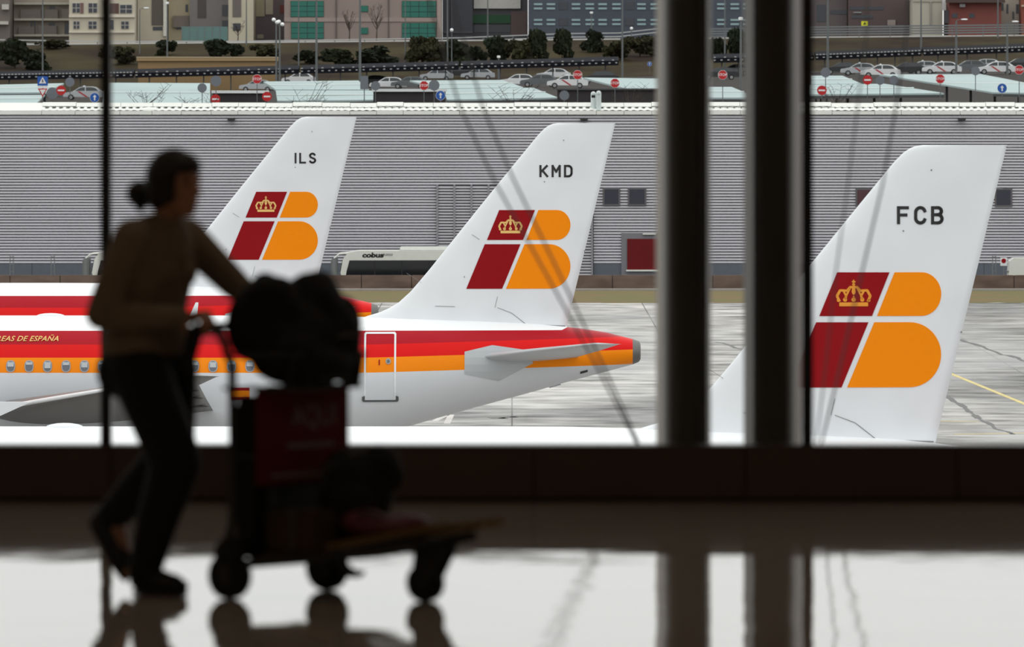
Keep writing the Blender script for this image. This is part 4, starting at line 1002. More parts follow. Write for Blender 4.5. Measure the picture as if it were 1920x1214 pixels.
def bare(px, yt, yb, label, d=None, seed=1, spread=.5, rr=.05):
    rnd = random.Random(seed); q = ground_hit(px, yb) if d is None else P(px, yb, d)
    if d: q.z = G(q.x, d)
    hgt = HC-(yt-HOR)*q.y/F-q.z
    r = thing('bare_tree', q, label, 'tree', 'leafless trees'); tr = MB(); br = MB()
    tr.tube([(0, 0, -.1), (.05, 0, hgt*.35), (0, 0, hgt*.6)], [rr*1.6, rr, rr*.7], 6); tr.build('trunk', M_bark, r)
    for k in range(14):
        z0 = hgt*rnd.uniform(.25, .6); a = rnd.uniform(0, 6.28); L_ = hgt*rnd.uniform(.3, .5); dx, dy = math.cos(a)*spread*L_, math.sin(a)*spread*L_
        p1 = Vector((dx*.5, dy*.5, z0+L_*.4)); p2 = Vector((dx, dy, min(hgt, z0+L_))); br.tube([(0, 0, z0), p1, p2], [rr*.6, rr*.45, rr*.25], 5)
        for _ in range(3):
            f_ = rnd.uniform(.3, .9); p = p1.lerp(p2, f_); e = p+Vector((rnd.uniform(-.3, .3)*L_*spread*1.5, rnd.uniform(-.3, .3)*L_, rnd.uniform(.1, .35)*L_)); br.tube([p, e], [rr*.35, rr*.2], 4)
    tag(br.build('twigs', M_bark, r), kind='stuff')
bare(276, 158, 192, 'leafless sapling in front of the broad pale canopy', 590, 2, 1.1, .035)
bare(378, 172, 192, 'tiny leafless shrub below the broad pale canopy', 592, 3, 1.3, .03)
bare(577, 152, 190, 'leafless sapling bending over the lower canopy by the twin globe lamp', 590, 4, .9, .035)
bare(965, 160, 190, 'leafless sapling in front of the lower canopy, mid picture', 590, 5, 1.2, .035)
bare(1180, 158, 192, 'leafless sapling below the triangular canopy', 590, 6, .8, .03)
bare(655, 20, 74, 'tall leafless tree before the beige office, nearest its middle', 1140, 7, .5, .07)
bare(706, 10, 74, 'second tall leafless tree before the beige office', 1140, 8, .5, .07)
bare(446, 40, 74, 'leafless tree before the cream block right of the teal fence', 1140, 9, .7, .06)
bare(1572, 158, 178, 'tiny leafless shrub on the long lower canopy', 600, 10, 1.0, .03)

# ---- town buildings
def bld(x0, x1, yt, d, color, label, wins=(), depth=14, yb=76, rough=.8, extra=None, m_=None):
    fd = d-1165.0; d = 1165.0; a, b = P(x0, yt, d), P(x1, yb, d); gz = G((a.x+b.x)/2, d)-.4
    r = thing('town_building', ((a.x+b.x)/2, d+fd, gz), label, 'building', None); w_ = (b.x-a.x)/2-.01; h_ = a.z-gz
    wall = MB().box(-w_, w_, 0, depth, 0, h_).build('wall', m_ or mat('render_%d_%d_%d' % color, color, rough, var=.12, vscale=.2, vstretch=(1, 1, .4)), r)
    MB().box(-w_, w_, -.15, depth+.15, h_, h_+.4).build('parapet', mat('parapet_%d_%d_%d' % color, tuple(int(c*.9) for c in color), rough), r)
    cx = r.location.x
    def rect(nm, u0, u1, v0, v1, mm, y0=-.08, y1=.05, parent=None):
        p, q = P(u0, v1, d), P(u1, v0, d)
        return MB().box(p.x-cx, q.x-cx, y0, y1, p.z-gz, q.z-gz).build(nm, mm, parent or r)
    for w0 in wins:
        u0, u1, v0, v1, kind = w0
        if kind == 'grid':   # green curtain-wall window with muntins
            f_ = rect('window', u0, u1, v0, v1, M_gframe, -.1)
            nx_ = max(1, round((u1-u0)/16)); ny_ = max(1, round((v1-v0)/10))
            for i in range(nx_):
                for j in range(ny_):
                    uu = (u1-u0)/nx_; vv_ = (v1-v0)/ny_
                    rect('pane', u0+uu*i+.5, u0+uu*(i+1)-.5, v0+vv_*j+.5, v0+vv_*(j+1)-.5, M_ggl, -.16, -.1, f_)
        elif kind == 'win':
            f_ = rect('window', u0, u1, v0, v1, M_bfr, -.1)
            um = (u0+u1)/2; vm = (v0+v1)/2
            for p_, q_ in ((u0, um), (um, u1)):
                for s_, t_ in ((v0, vm), (vm, v1)): rect('pane', p_+.8, q_-.8, s_+.8, t_-.8, M_bgl, -.15, -.1, f_)
        elif kind == 'strip': f_ = rect('window', u0, u1, v0, v1, M_lstrip, -.12)
        elif kind == 'dark': f_ = rect('window', u0, u1, v0, v1, M_bgl, -.06)
        else: rect(kind[0], u0, u1, v0, v1, mat('bld_%d_%d_%d' % kind[1], kind[1], .8, var=.1), kind[2] if len(kind) > 2 else -.1)
    return r
M_gframe = mat('green_window_frame', (24, 44, 42), .5); M_ggl = mat('green_tinted_glass', (24, 104, 90), .2); M_bfr = mat('pale_window_frame', (176, 172, 166), .6); M_bgl = mat('dull_window_glass', (56, 60, 68), .2); M_lstrip = mat('pale_blue_strip_window', (142, 168, 170), .3)
SLAB = ('balcony_slab', (186, 180, 168), -1.2); BALC = ('balcony_front', (120, 112, 106), -1.1); WDW = 'win'
bld(-60, 19, -60, 1165, (112, 104, 98), 'grey brown building cut by the left edge', [(4, 17, 8, 18, ('balcony_slab', (190, 186, 178), -.8)), (-10, 16, 40, 46, ('balcony_slab', (190, 186, 178), -.8))])
bld(20, 132, -70, 1172, (160, 152, 140), 'pale apartment block with grey balconies at far left', [(22, 131, 34, 38, SLAB), (22, 131, 4, 8, SLAB), (22, 131, 64, 68, SLAB), (30, 60, 50, 64, BALC), (68, 102, 48, 64, BALC), (34, 72, 18, 34, BALC), (80, 104, 18, 34, BALC), (116, 131, 41, 66, 'dark'), (86, 98, 42, 50, 'dark'), (88, 98, 10, 16, 'dark'), (52, 55, 38, 50, 'dark'), (58, 61, 38, 50, 'dark'), (112, 128, 16, 34, BALC)])
bld(133, 256, -70, 1160, (198, 190, 172), 'cream apartment block with paired windows crossed by the left mullion', [(139, 154, 6, 25, 'win'), (169, 186, 6, 25, 'win'), (228, 251, 9, 26, 'win'), (208, 226, 7, 26, ('brick_panel', (92, 66, 62))), (154, 160, 6, 26, ('brick_panel', (120, 92, 86))), (141, 153, 40, 55, 'win'), (169, 185, 40, 55, 'win'), (208, 216, 38, 56, 'dark'), (230, 245, 40, 55, 'win'), (133, 256, 28, 33, ('string_course', (214, 206, 190), -.35)), (133, 256, 59, 62, ('string_course', (214, 206, 190), -.35))])
bld(257, 312, -70, 1166, (196, 188, 170), 'cream tower with one dark stair strip beside the cream apartments', [(284, 306, -10, 47, ('stair_strip', (96, 90, 84), -.15)), (287, 293, 4, 10, 'dark'), (297, 304, 18, 24, 'dark'), (287, 304, 37, 42, 'dark'), (286, 304, 50, 57, 'dark'), (306, 312, -60, 68, ('pilaster', (214, 212, 204), -.5))])
bld(313, 354, -70, 1170, (188, 176, 148), 'narrow ochre cream block with grey lower bay', [(322, 353, 29, 51, ('bay', (128, 120, 112), -.6)), (345, 350, 8, 22, 'dark'), (328, 338, 51, 55, 'dark')])
bld(354, 428, -70, 1168, (126, 122, 122), 'plain grey block with tall dark windows above the teal fence', [(369, 385, -30, 33, ('window', (84, 78, 78))), (415, 427, 9, 30, 'dark'), (415, 427, 38, 51, 'dark')])
bld(429, 476, -70, 1163, (192, 184, 164), 'cream slab block with one grey window column', [(437, 453, -30, 32, ('window', (108, 100, 96))), (438, 452, 44, 58, 'dark')])
bld(476, 534, -70, 1175, (118, 108, 112), 'mauve grey block with cream and rust patches', [(476, 492, -10, 30, ('wall_patch', (186, 178, 150))), (494, 508, -10, 26, ('wall_patch', (196, 190, 168))), (521, 533, 8, 24, ('wall_patch', (128, 70, 66))), (478, 490, 64, 72, ('wall_patch', (180, 172, 150)))])
bld(534, 828, -70, 1162, (148, 132, 126), 'pinkish beige office with green glass windows', [(546, 608, 2, 32, 'grid'), (547, 608, 42, 73, 'grid'), (675.5, 691, 11, 22.5, 'grid'), (675.5, 691, 52, 64, 'grid'), (754, 818, 2, 33, 'grid'), (754, 818, 43, 73, 'grid'), (534, 828, 33.5, 41, ('band_course', (156, 140, 134), -.14)), (622, 629, 38, 41, 'dark'), (733, 740, 38, 41, 'dark'), (630.5, 632, -40, 72, ('downpipe', (90, 82, 80), -.2)), (728.5, 730, -40, 72, ('downpipe', (90, 82, 80), -.2)), (820, 828, -40, 74, ('pilaster', (164, 148, 142), -.3))])
bld(829, 886, -70, 1170, (70, 72, 80), 'blank slate grey block beside the beige office', [(845, 848, -30, 60, ('downpipe', (84, 86, 92), -.2)), (829, 886, 58, 62, ('band_course', (80, 80, 86), -.2))])
bld(886, 990, -70, 1174, (82, 82, 88), 'slate block with green band and white upper storey', [(886, 957, 27, 43, ('green_band', (44, 84, 58), -.2)), (888, 976, -20, 15, ('white_storey', (206, 204, 198), -.4)), (900, 902, 0, 8, 'dark'), (917, 921, 0, 8, 'dark'), (941, 945, 0, 8, 'dark'), (958, 988, 20, 66, ('brown_bay', (104, 88, 86), -.1)), (888, 957, 46, 60, 'dark')])
ws = []
for x in (1001, 1025, 1072, 1098, 1122, 1148, 1195, 1220, 1244, 1268, 1292, 1345, 1370, 1394):
    for y in (6, 14, 35.5, 43.5): ws.append((x, x+16, y, y+3.6, 'strip'))
for x in (1048, 1172, 1318): ws += [(x, x+17, 4, 18, 'dark'), (x, x+17, 34, 48, 'dark')]
bld(991, 1400, -70, 1166, (72, 78, 90), 'long blue grey block with rows of pale strip windows', ws)
bld(1400, 1592, -70, 1172, (96, 88, 88), 'dull mauve brick block right behind the black mullion', [(1560, 1592, 18, 26, 'dark'), (1535, 1552, 8, 40, 'dark')])
bld(1593, 1707, -70, 1170, (88, 74, 74), 'dark brown brick block left of the cream gable', [(1596, 1625, 12, 18, 'dark'), (1630, 1660, 12, 18, 'dark'), (1600, 1640, 28, 34, 'dark'), (1667, 1682, 37, 47, ('doorway', (150, 140, 134), -.2)), (1603, 1618, 22, 24, ('sign_board', (150, 152, 158), -.2))])
bld(1708, 1764, 4, 1160, (184, 178, 164), 'cream gable wall beside the red brick house', [(1763, 1770, -8, 20, ('pilaster', (200, 200, 200), -.4)), (1740, 1743, 4, 46, ('downpipe', (150, 146, 140), -.2))])
bld(1774, 1872, 5, 1158, (126, 68, 62), 'red brick house with dark flat roof', [(1765, 1774, 20, 44, ('doorway', (66, 64, 70), -.2)), (1794, 1804, 8, 14, ('air_unit', (150, 150, 152), -.8)), (1768, 1878, -4, 6, ('roof_slab', (78, 62, 58), -1.4)), (1780, 1790, 26, 34, 'dark'), (1812, 1822, 26, 34, 'dark')], yb=70)
bld(1873, 1910, -60, 1164, (176, 170, 158), 'weathered cream block between two red brick ones', [(1876, 1881, 6, 20, 'dark'), (1886, 1890, 8, 26, 'dark'), (1897, 1901, 22, 36, 'dark'), (1904, 1909, 8, 26, 'dark')])
bld(1911, 1990, -60, 1160, (142, 78, 62), 'orange red brick block cut by the right edge', [(1911, 1990, 10, 13, ('string_course', (196, 180, 160), -.3)), (1940, 1955, 22, 36, 'dark')])
a, b = P(341, 50, 1140), P(427, 74, 1140); gz = G(a.x, 1140); r = thing('teal_fence', ((a.x+b.x)/2, 1140, gz), 'teal panel fence before the plain grey block', 'fence'); w_ = (b.x-a.x)/2
for k in range(6):
    x0 = -w_+2*w_*k/6; MB().box(x0+.03, x0+2*w_/6-.03, -.03, .03, .1, a.z-gz).build('panel', mat('teal_panel', (92, 124, 120), .5, var=.1), r); MB().box(x0-.05, x0+.05, -.06, .06, 0, a.z-gz+.1).build('post', M_raild, r)

# ================================================================== PERSON PUSHING A TROLLEY
CU, SU = math.cos(math.radians(35)), math.sin(math.radians(35))
def frame(px, d):
    X0 = (px-960)*d/F
    return (X0, d, FLOOR), -math.radians(35)
ploc, prz = frame(278, 28.5)
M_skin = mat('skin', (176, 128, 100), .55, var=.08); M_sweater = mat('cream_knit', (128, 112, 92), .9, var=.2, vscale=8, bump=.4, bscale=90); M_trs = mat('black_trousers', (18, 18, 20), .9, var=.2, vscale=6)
M_hair = mat('dark_hair', (20, 15, 13), .6, var=.3, vscale=30, vstretch=(1, 1, .15), bump=.3, bscale=60); M_shoe = mat('dark_shoe', (20, 19, 19), .6); M_sole = mat('shoe_sole', (40, 38, 37), .8)
V = Vector
J = dict(pel=V((0, 0, .82)), waist=V((.0, 0, .98)), chest=V((.03, 0, 1.17)), neck=V((.075, 0, 1.33)), head=V((.12, 0, 1.455)),
         nsh=V((.05, -.16, 1.275)), fsh=V((.05, .16, 1.275)), nel=V((-.03, -.235, 1.0)), nha=V((.275, -.06, .985)), fel=V((.18, .27, 1.10)), fha=V((.30, .33, .985)),
         nhip=V((.0, -.08, .80)), fhip=V((0, .08, .80)), nkn=V((.165, -.085, .455)), nan=V((.05, -.085, .085)), fkn=V((.0, .085, .45)), fan=V((-.225, .085, .27)))
NTOE = V((.20, -.09, .035)); FTOE = V((-.155, .085, .07)); FHEEL = V((-.30, .085, .25))
def hand(b, wrist, palm_c, bar, sg):
    """palm over a bar running along v; four fingers of different length curl round it, the thumb closes from below"""
    fwd = V((1, 0, 0)); 
    b.capsule(wrist, .026, palm_c+V((-.03, 0, .012)), .024)
    for k, (off, ln) in enumerate(((-.033, .95), (-.011, 1.06), (.011, 1.0), (.032, .8))):
        y = off*sg
        k0 = palm_c+V((-.03, y*.85, .016)); k1 = palm_c+V((.012, y, .03)); r_ = .0105*(.85+.15*ln)
        b.capsule(k0, .014, k1, .0125, 8)
        a1 = bar+V((.026*ln+.006, 0, .016)); a1.y = palm_c.y+y; a2 = bar+V((.03*ln, 0, -.012)); a2.y = palm_c.y+y*.98; a3 = bar+V((.006, 0, -.03*ln)); a3.y = palm_c.y+y*.96
        b.capsule(k1, r_*1.1, a1, r_, 8); b.capsule(a1, r_, a2, r_*.92, 8); b.capsule(a2, r_*.92, a3, r_*.8, 8)
    t0 = palm_c+V((-.035, -.036*sg, .0)); t1 = bar+V((-.03, 0, -.012)); t1.y = palm_c.y-.05*sg; t2 = bar+V((-.004, 0, -.03)); t2.y = palm_c.y-.046*sg
    b.capsule(t0, .015, t1, .0125, 8); b.capsule(t1, .0125, t2, .0105, 8)
BARZ = .955
bd = MB()
def ring_stack(b, secs, n_=20):
    rings = [[(cx+ru*math.cos(2*math.pi*k/n_), cy+rv*math.sin(2*math.pi*k/n_), z) for k in range(n_)] for cx, cy, z, ru, rv in secs]; b.loft(rings)
ring_stack(bd, [(0, 0, .74, .06, .08), (-.01, 0, .79, .105, .15), (-.01, 0, .86, .11, .155), (.0, 0, .98, .09, .125), (.02, 0, 1.1, .1, .14), (.03, 0, 1.2, .105, .155), (.045, 0, 1.28, .08, .15), (.06, 0, 1.325, .05, .07)])
bd.capsule(J['neck']-V((.01, 0, .03)), .052, J['head']-V((.02, 0, .06)), .047)
for a, b, r0, r1 in (('nsh', 'nel', .048, .038), ('fsh', 'fel', .048, .038), ('nhip', 'nkn', .078, .052), ('fhip', 'fkn', .078, .052), ('nkn', 'nan', .05, .034), ('fkn', 'fan', .05, .034)): bd.capsule(J[a], r0, J[b], r1)
for el, ha, sg in (('nel', 'nha', 1), ('fel', 'fha', -1)):
    w_ = J[el].lerp(J[ha], .84); bd.capsule(J[el], .036, w_, .025); bar = V((J[ha].x+.01, J[ha].y, BARZ)); hand(bd, w_, V((bar.x-.008, J[ha].y, BARZ+.022)), bar, sg)
bd.capsule(J['nan'], .034, NTOE, .03); bd.capsule(J['fan'], .034, FTOE, .03)
H = J['head']
bd.ell(H, (.088, .072, .108), 24, 16); bd.ell(H+V((.03, 0, -.05)), (.062, .056, .065), 20, 12); bd.ell(H+V((.06, 0, -.092)), (.026, .026, .022), 12, 8)
bd.capsule(H+V((.088, 0, .012)), .010, H+V((.104, 0, -.022)), .0135, 10); bd.ell(H+V((.102, 0, -.024)), (.012, .017, .011), 12, 8)
bd.ell(H+V((.083, 0, -.054)), (.012, .025, .006), 12, 8); bd.ell(H+V((.082, 0, -.066)), (.012, .021, .007), 12, 8)
for s_ in (-1, 1):
    bd.ell(H+V((.078, s_*.03, .03)), (.014, .026, .008), 12, 8); bd.ell(H+V((.062, s_*.042, -.02)), (.022, .02, .02), 12, 8); bd.ell(H+V((-.005, s_*.074, -.01)), (.018, .01, .03), 12, 8)
person = obj('person', remesh(bd, 'person', M_skin, .0065, 3)); person.location = ploc; person.rotation_euler = (0, 0, prz)
tag(person, 'person in pale sweater and dark trousers, hair in a bun, pushing the luggage trolley', 'person')
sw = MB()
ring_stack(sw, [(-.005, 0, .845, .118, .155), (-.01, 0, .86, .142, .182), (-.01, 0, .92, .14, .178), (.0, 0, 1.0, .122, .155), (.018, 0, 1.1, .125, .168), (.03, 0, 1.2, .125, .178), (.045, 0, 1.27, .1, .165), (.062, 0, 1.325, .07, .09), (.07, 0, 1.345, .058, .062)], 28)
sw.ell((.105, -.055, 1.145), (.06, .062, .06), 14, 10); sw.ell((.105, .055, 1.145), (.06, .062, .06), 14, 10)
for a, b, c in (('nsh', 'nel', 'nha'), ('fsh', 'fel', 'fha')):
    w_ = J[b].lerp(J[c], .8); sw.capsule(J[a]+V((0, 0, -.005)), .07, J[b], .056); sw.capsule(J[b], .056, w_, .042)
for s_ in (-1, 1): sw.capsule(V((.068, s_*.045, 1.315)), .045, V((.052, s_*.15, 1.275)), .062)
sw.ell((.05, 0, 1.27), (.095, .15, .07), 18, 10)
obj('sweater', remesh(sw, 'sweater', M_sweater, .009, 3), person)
tr = MB()
ring_stack(tr, [(-.01, 0, .70, .09, .12), (-.012, 0, .76, .128, .168), (-.012, 0, .83, .132, .172), (-.005, 0, .93, .115, .15)], 28)
tr.ell((-.07, -.075, .79), (.085, .085, .095), 16, 10); tr.ell((-.07, .075, .79), (.085, .085, .095), 16, 10)
for a, b, c in (('nhip', 'nkn', 'nan'), ('fhip', 'fkn', 'fan')):
    tr.capsule(J[a]+V((.02, 0, 0)), .112, J[b]+V((.025, 0, .02)), .094, 14); tr.capsule(J[b]+V((.025, 0, .02)), .094, J[b].lerp(J[c], .5), .078, 14); tr.capsule(J[b].lerp(J[c], .5), .078, J[b].lerp(J[c], 1.0), .06, 14)
obj('trousers', remesh(tr, 'trousers', M_trs, .01, 3), person)
def shoe(heel, toe, ank, up):
    b = MB(); d = (toe-heel).normalized()
    b.capsule(heel+up*.015, .036, toe-d*.03+up*.008, .038, 12); b.capsule(toe-d*.05+up*.0, .04, toe, .03, 12); b.capsule(ank, .04, heel+d*.05+up*.03, .042, 12); b.capsule(heel+d*.06+up*.03, .04, toe-d*.06+up*.015, .036, 12)
    s_ = obj('shoe', remesh(b, 'shoe', M_shoe, .008, 2), person)
    so = MB(); side_ = V((0, 1, 0)); L_ = (toe-heel).length+.05; pts = []
    for k in range(20):
        t = 2*math.pi*k/20; u_ = math.cos(t); w_ = .038*(1-.18*(u_ < 0)); pts.append((heel+toe)/2+d*(u_*L_/2)+side_*math.copysign(abs(math.sin(t))**.7, math.sin(t))*w_)
    so.loft([[p-up*.034 for p in pts], [p-up*.016 for p in pts]], False); so.build('sole', M_sole, s_)
shoe(V((.025, -.085, .036)), V((.215, -.092, .036)), J['nan'], V((0, 0, 1)))
dF = (FTOE-FHEEL).normalized(); shoe(FHEEL+V((.01, 0, 0)), FTOE, J['fan'], V((-dF.z, 0, dF.x)) if dF.x > 0 else V((dF.z, 0, -dF.x)))
hr = MB()
hr.ell(H+V((-.008, 0, .022)), (.106, .096, .112), 24, 16); hr.ell(H+V((-.045, 0, -.02)), (.066, .08, .085), 20, 12); hr.capsule(H+V((-.06, 0, -.02)), .055, H+V((-.12, 0, -.03)), .03)
hr.ell(H+V((.03, 0, .06)), (.07, .075, .062), 18, 12)
for s_ in (-1, 1): hr.capsule(H+V((.05, s_*.062, .05)), .02, H+V((.015, s_*.075, -.05)), .014)
# keep the face clear of the hair
hm = remesh(hr, 'hair', M_hair, .008, 2)
bm = bmesh.new(); bm.from_mesh(hm)
for v in bm.verts:
    q = v.co-H
    if q.x > .045 and q.z < .05: v.co.x = H.x+.045+(q.x-.045)*.15
bm.to_mesh(hm); bm.free()
obj('hair', hm, person)
bn = MB(); bn.ell(H+V((-.16, 0, -.03)), (.046, .05, .048), 18, 12); bn.ell(H+V((-.15, .02, -.05)), (.035, .035, .03), 14, 10); bn.capsule(H+V((-.17, 0, -.05)), .025, H+V((-.155, 0, -.09)), .012)
obj('hair_bun', remesh(bn, 'hair_bun', M_hair, .007, 2), person)
for s_ in (-1, 1): MB().ell(H+V((.077, s_*.031, .012)), (.011, .013, .010), 12, 8).build('eye', mat('eye', (40, 34, 32), .2), person)

# ---- trolley
tloc, trz = frame(523, 28.42)
tl = thing('luggage_trolley', tloc, 'airport luggage trolley with red panel and black wheels pushed by the person', 'trolley', None, trz)
M_tube = mat('trolley_dark_steel', (58, 58, 58), .45, .4); M_wheel = mat('trolley_tyre', (16, 16, 17), .8); M_plank = mat('trolley_tan_board', (120, 92, 44), .7, var=.2, vscale=5); M_panel = mat('trolley_red_panel', (92, 8, 15), .7, spec=.2); M_ptext = mat('panel_text_grey', (124, 104, 100), .7)
def wheel(u, v, r_, lab='caster'):
    c = MB().tube([(u, v, r_*2.0), (u, v, r_*2+.09)], .018, 8).build('caster', M_tube, tl)
    MB().tube([(u, v-.02, r_), (u, v+.02, r_)], r_, 28).build('tyre', M_wheel, c); MB().tube([(u, v-.024, r_), (u, v+.024, r_)], r_*.45, 16).build('hub', M_tube, c)
    for s_ in (-1, 1): MB().hexa([V((u-.02, v+s_*.03-.004, r_)), V((u+.02, v+s_*.03-.004, r_)), V((u+.02, v+s_*.03+.004, r_)), V((u-.02, v+s_*.03+.004, r_)), V((u-.045, v+s_*.03-.004, r_*2.05)), V((u+.045, v+s_*.03-.004, r_*2.05)), V((u+.045, v+s_*.03+.004, r_*2.05)), V((u-.045, v+s_*.03+.004, r_*2.05))]).build('fork', M_tube, c)
    MB().ell((u-.0, v, r_*1.95), (r_*.75, .045, r_*.75), 16, 10).build('mudguard', M_wheel, c)
wheel(0, -.29, .082); wheel(0, .29, .082)
c = MB().tube([(.66, 0, .13), (.67, 0, .22)], .03, 10).build('caster', M_tube, tl)
MB().tube([(.64, -.025, .066), (.64, .025, .066)], .066, 28).build('tyre', M_wheel, c); MB().tube([(.64, -.03, .066), (.64, .03, .066)], .03, 16).build('hub', M_tube, c)
MB().prism([(.6, .06), (.68, .06), (.76, .2), (.62, .2)], -.036, -.028).build('fork', M_tube, c); MB().prism([(.6, .06), (.68, .06), (.76, .2), (.62, .2)], .028, .036).build('fork', M_tube, c)
# platform frame and boards rising to the front
def pz(u): return .105+.165*(u+.05)/.97
for k in range(5):
    v0 = -.2+k*.08
    MB().hexa([V((-.05, v0+.004, pz(-.05))), V((.92-.04*abs(k-2), v0+.004, pz(.92))), V((.92-.04*abs(k-2), v0+.076, pz(.92))), V((-.05, v0+.076, pz(-.05))), V((-.05, v0+.004, pz(-.05)+.022)), V((.92-.04*abs(k-2), v0+.004, pz(.92)+.022)), V((.92-.04*abs(k-2), v0+.076, pz(.92)+.022)), V((-.05, v0+.076, pz(-.05)+.022))]).build('board', M_plank, tl)
for s_ in (-1, 1):
    MB().tube([(0, s_*.29, .24), (.0, s_*.24, .12), (.3, s_*.2, pz(.3)-.015), (.75, s_*.14, pz(.75)-.015)], .018, 8).build('rail', M_tube, tl)
    MB().tube([(0, s_*.29, .2), (0, s_*.275, .28), (-.01, s_*.255, .5), (-.02, s_*.25, .82), (-.07, s_*.25, .93), (-.14, s_*.25, .955)], .017, 10).build('upright', M_tube, tl)
MB().tube([(0, -.29, .17), (0, .29, .17)], .016, 8).build('axle', M_tube, tl)
MB().tube([(-.14, -.31, BARZ), (-.14, .31, BARZ)], .016, 12).build('handle_bar', M_wheel, tl)
MB().tube([(-.14, -.305, BARZ), (-.15, -.31, .9), (-.165, -.31, .85), (-.16, -.31, .81), (-.14, -.31, .785)], [.03, .03, .028, .022, .01], 10).build('brake_lever', M_wheel, tl)
bk = MB()
for z, e in ((.74, 0), (.86, .02)):
    for a, b in (((-.06, -.25), (.2+e, -.22)), ((.2+e, -.22), (.2+e, .22)), ((.2+e, .22), (-.06, .25))): bk.tube([(*a, z), (*b, z)], .008, 6)
for v in (-.22, -.11, 0, .11, .22): bk.tube([(-.05, v, .74), (.2, v*.95, .74), (.22, v*.95, .86)], .006, 5)
bk.build('basket', M_tube, tl)
pn = bbox_obj('ad_panel', (.098, .110, -.275, .275, .40, .735), M_panel, tl, .004)
def ptext(t, size, v, z, nm):
    me = text_mesh(t, size, 0, .002)
    for q in me.vertices: q.co = V((.1125, v+q.co.x, z+q.co.y))
    me.materials.append(M_ptext); obj(nm, me, pn)
ptext('AQUI', .11, .06, .635, 'lettering')
MB().box(.1095, .112, -.1, .18, .525, .545).build('print_line', M_ptext, pn); MB().box(.1095, .112, -.2, .1, .425, .44).build('print_line', M_ptext, pn)
MB().tube([(-.02, -.255, .5), (.1, -.255, .5)], .008, 6).build('panel_bracket', M_tube, tl); MB().tube([(-.02, .255, .5), (.1, .255, .5)], .008, 6).build('panel_bracket', M_tube, tl)
# hanging strap hook under the platform
st_ = MB().tube([(.40, -.19, pz(.4)), (.42, -.2, .13), (.46, -.2, .105), (.5, -.2, .1), (.52, -.2, .108)], [.02, .022, .02, .012, .008], 8).build('hook', M_wheel, tl)

# ---- luggage, each piece a thing of its own riding on the trolley
M_bag = mat('black_bag_fabric', (14, 14, 15), .9, bump=.5, bscale=25, var=.3, vscale=9); M_redbag = mat('dark_red_bag', (78, 6, 13), .7, bump=.4, bscale=20); M_case = mat('black_suitcase', (15, 15, 17), .6, bump=.3, bscale=40); M_brown = mat('brown_parcel', (58, 40, 26), .8, var=.2, vscale=5); M_strap = mat('bag_strap_grey', (66, 66, 62), .7)
def luggage(nm, u, v, z, lab): 
    x = tloc[0]+CU*u+SU*v; y = tloc[1]-SU*u+CU*v
    return thing(nm, (x, y, FLOOR+z), lab, 'bag', None, trz)
big = luggage('duffel_bag', .07, 0, .75, 'big lumpy black bag heaped on top of the trolley')
b = MB(); rnd = random.Random(5)
b.ell((.0, 0, .15), (.19, .26, .15), 20, 12); b.ell((.03, .03, .075), (.21, .27, .085), 20, 12); b.ell((-.07, -.1, .24), (.15, .16, .125), 16, 10); b.ell((.02, .1, .25), (.15, .15, .13), 16, 10); b.ell((.12, .15, .15), (.1, .13, .13), 16, 10); b.ell((-.12, -.18, .2), (.1, .1, .12), 14, 10); b.ell((.08, -.12, .1), (.13, .14, .1), 14, 10)
b.ell((-.02, -.13, .31), (.11, .12, .06), 14, 10); b.ell((.03, .14, .33), (.08, .08, .055), 14, 10); b.ell((.16, .19, .06), (.06, .06, .08), 12, 8); b.ell((.1, .22, .2), (.09, .08, .1), 12, 8)
for _ in range(14): b.ell((rnd.uniform(-.13, .13), rnd.uniform(-.2, .2), rnd.uniform(.1, .3)), (rnd.uniform(.05, .09),)*3, 10, 8)
bo = obj('body', remesh(b, 'body', M_bag, .011, 3), big); bo.scale = (.82, .80, 1.05)
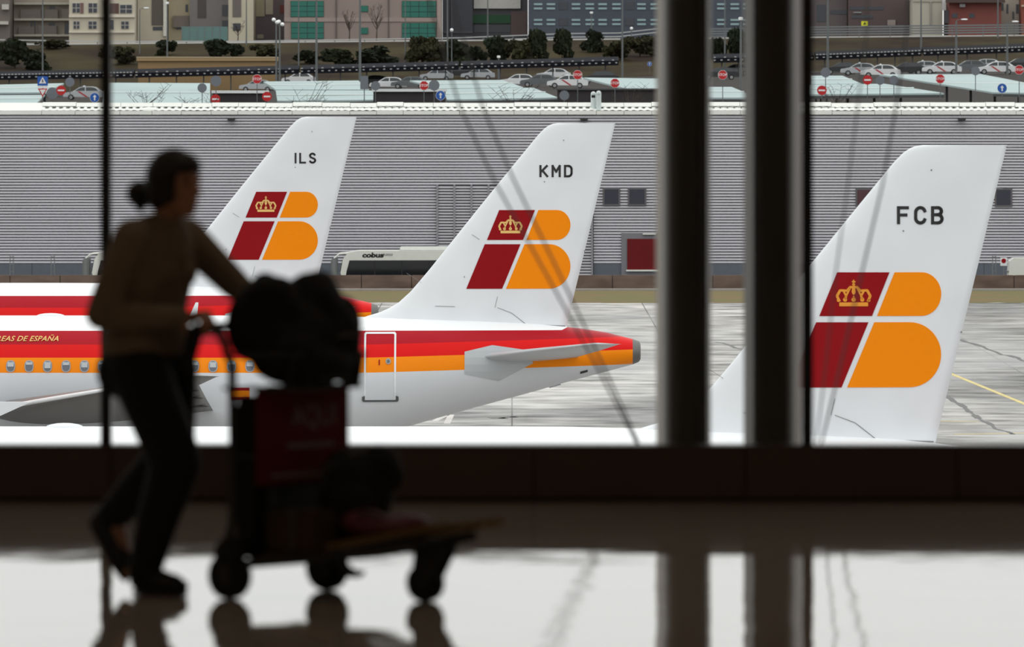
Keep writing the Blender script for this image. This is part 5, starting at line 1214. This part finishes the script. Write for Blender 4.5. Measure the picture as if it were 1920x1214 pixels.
MB().tube([(.165, .02, .17), (.175, .1, .175), (.15, .2, .18)], .008, 6).build('strap', M_strap, big); MB().tube([(.15, -.06, .03), (.165, .08, .02), (.15, .16, .03)], .007, 6).build('strap', M_strap, big)
case = luggage('suitcase', .012, 0, .14, 'upright black suitcase standing on the trolley behind the red panel')
me = bevel_box(-.068, .068, -.205, .205, .0, .57, .03, 4); me.materials.append(M_case); obj('shell', me, case)
MB().tube([(0, -.07, .56), (0, -.07, .585), (0, .07, .585), (0, .07, .56)], .01, 8).build('handle', M_wheel, case)
for v in (-.15, .15): MB().box(-.072, .072, v-.012, v+.012, -.002, .574).build('strap', M_strap, case)
low = luggage('shoulder_bag', .27, .06, .18, 'round topped black shoulder bag leaning on the front of the trolley')
b = MB(); b.ell((0, 0, .14), (.13, .17, .14), 18, 12); b.ell((.05, .1, .2), (.1, .12, .13), 16, 10); b.ell((.07, .13, .28), (.11, .1, .085), 16, 10); b.ell((-.02, .02, .24), (.12, .16, .12), 16, 10); b.ell((.13, .15, .25), (.06, .06, .05), 12, 8)
bo = obj('body', remesh(b, 'body', M_bag, .01, 3), low); bo.scale = (.75, .8, .98); MB().tube([(-.05, -.1, .2), (-.02, -.11, .28), (.03, -.02, .33), (.04, .06, .3)], .008, 6).build('strap', M_strap, low)
red = luggage('red_bag', .48, -.02, .215, 'small dark red bag lying on the front of the trolley boards')
b = MB(); b.ell((0, 0, .04), (.13, .15, .045), 18, 10); b.ell((.06, .05, .05), (.08, .1, .04), 14, 8); b.ell((-.06, -.04, .055), (.08, .1, .05), 14, 8)
obj('body', remesh(b, 'body', M_redbag, .008, 3), red); MB().tube([(-.05, -.1, .08), (0, -.12, .1), (.06, -.1, .08)], .007, 6).build('handle', M_wheel, red)
br = luggage('brown_parcel', .2, -.17, .168, 'brown wrapped parcel low on the near side of the trolley')
me = bevel_box(-.09, .15, -.06, .06, .0, .15, .015, 2); me.materials.append(M_brown); p_ = obj('wrapper', me, br)
MB().box(.02, .035, -.062, .062, -.001, .152).build('tape', M_strap, p_)
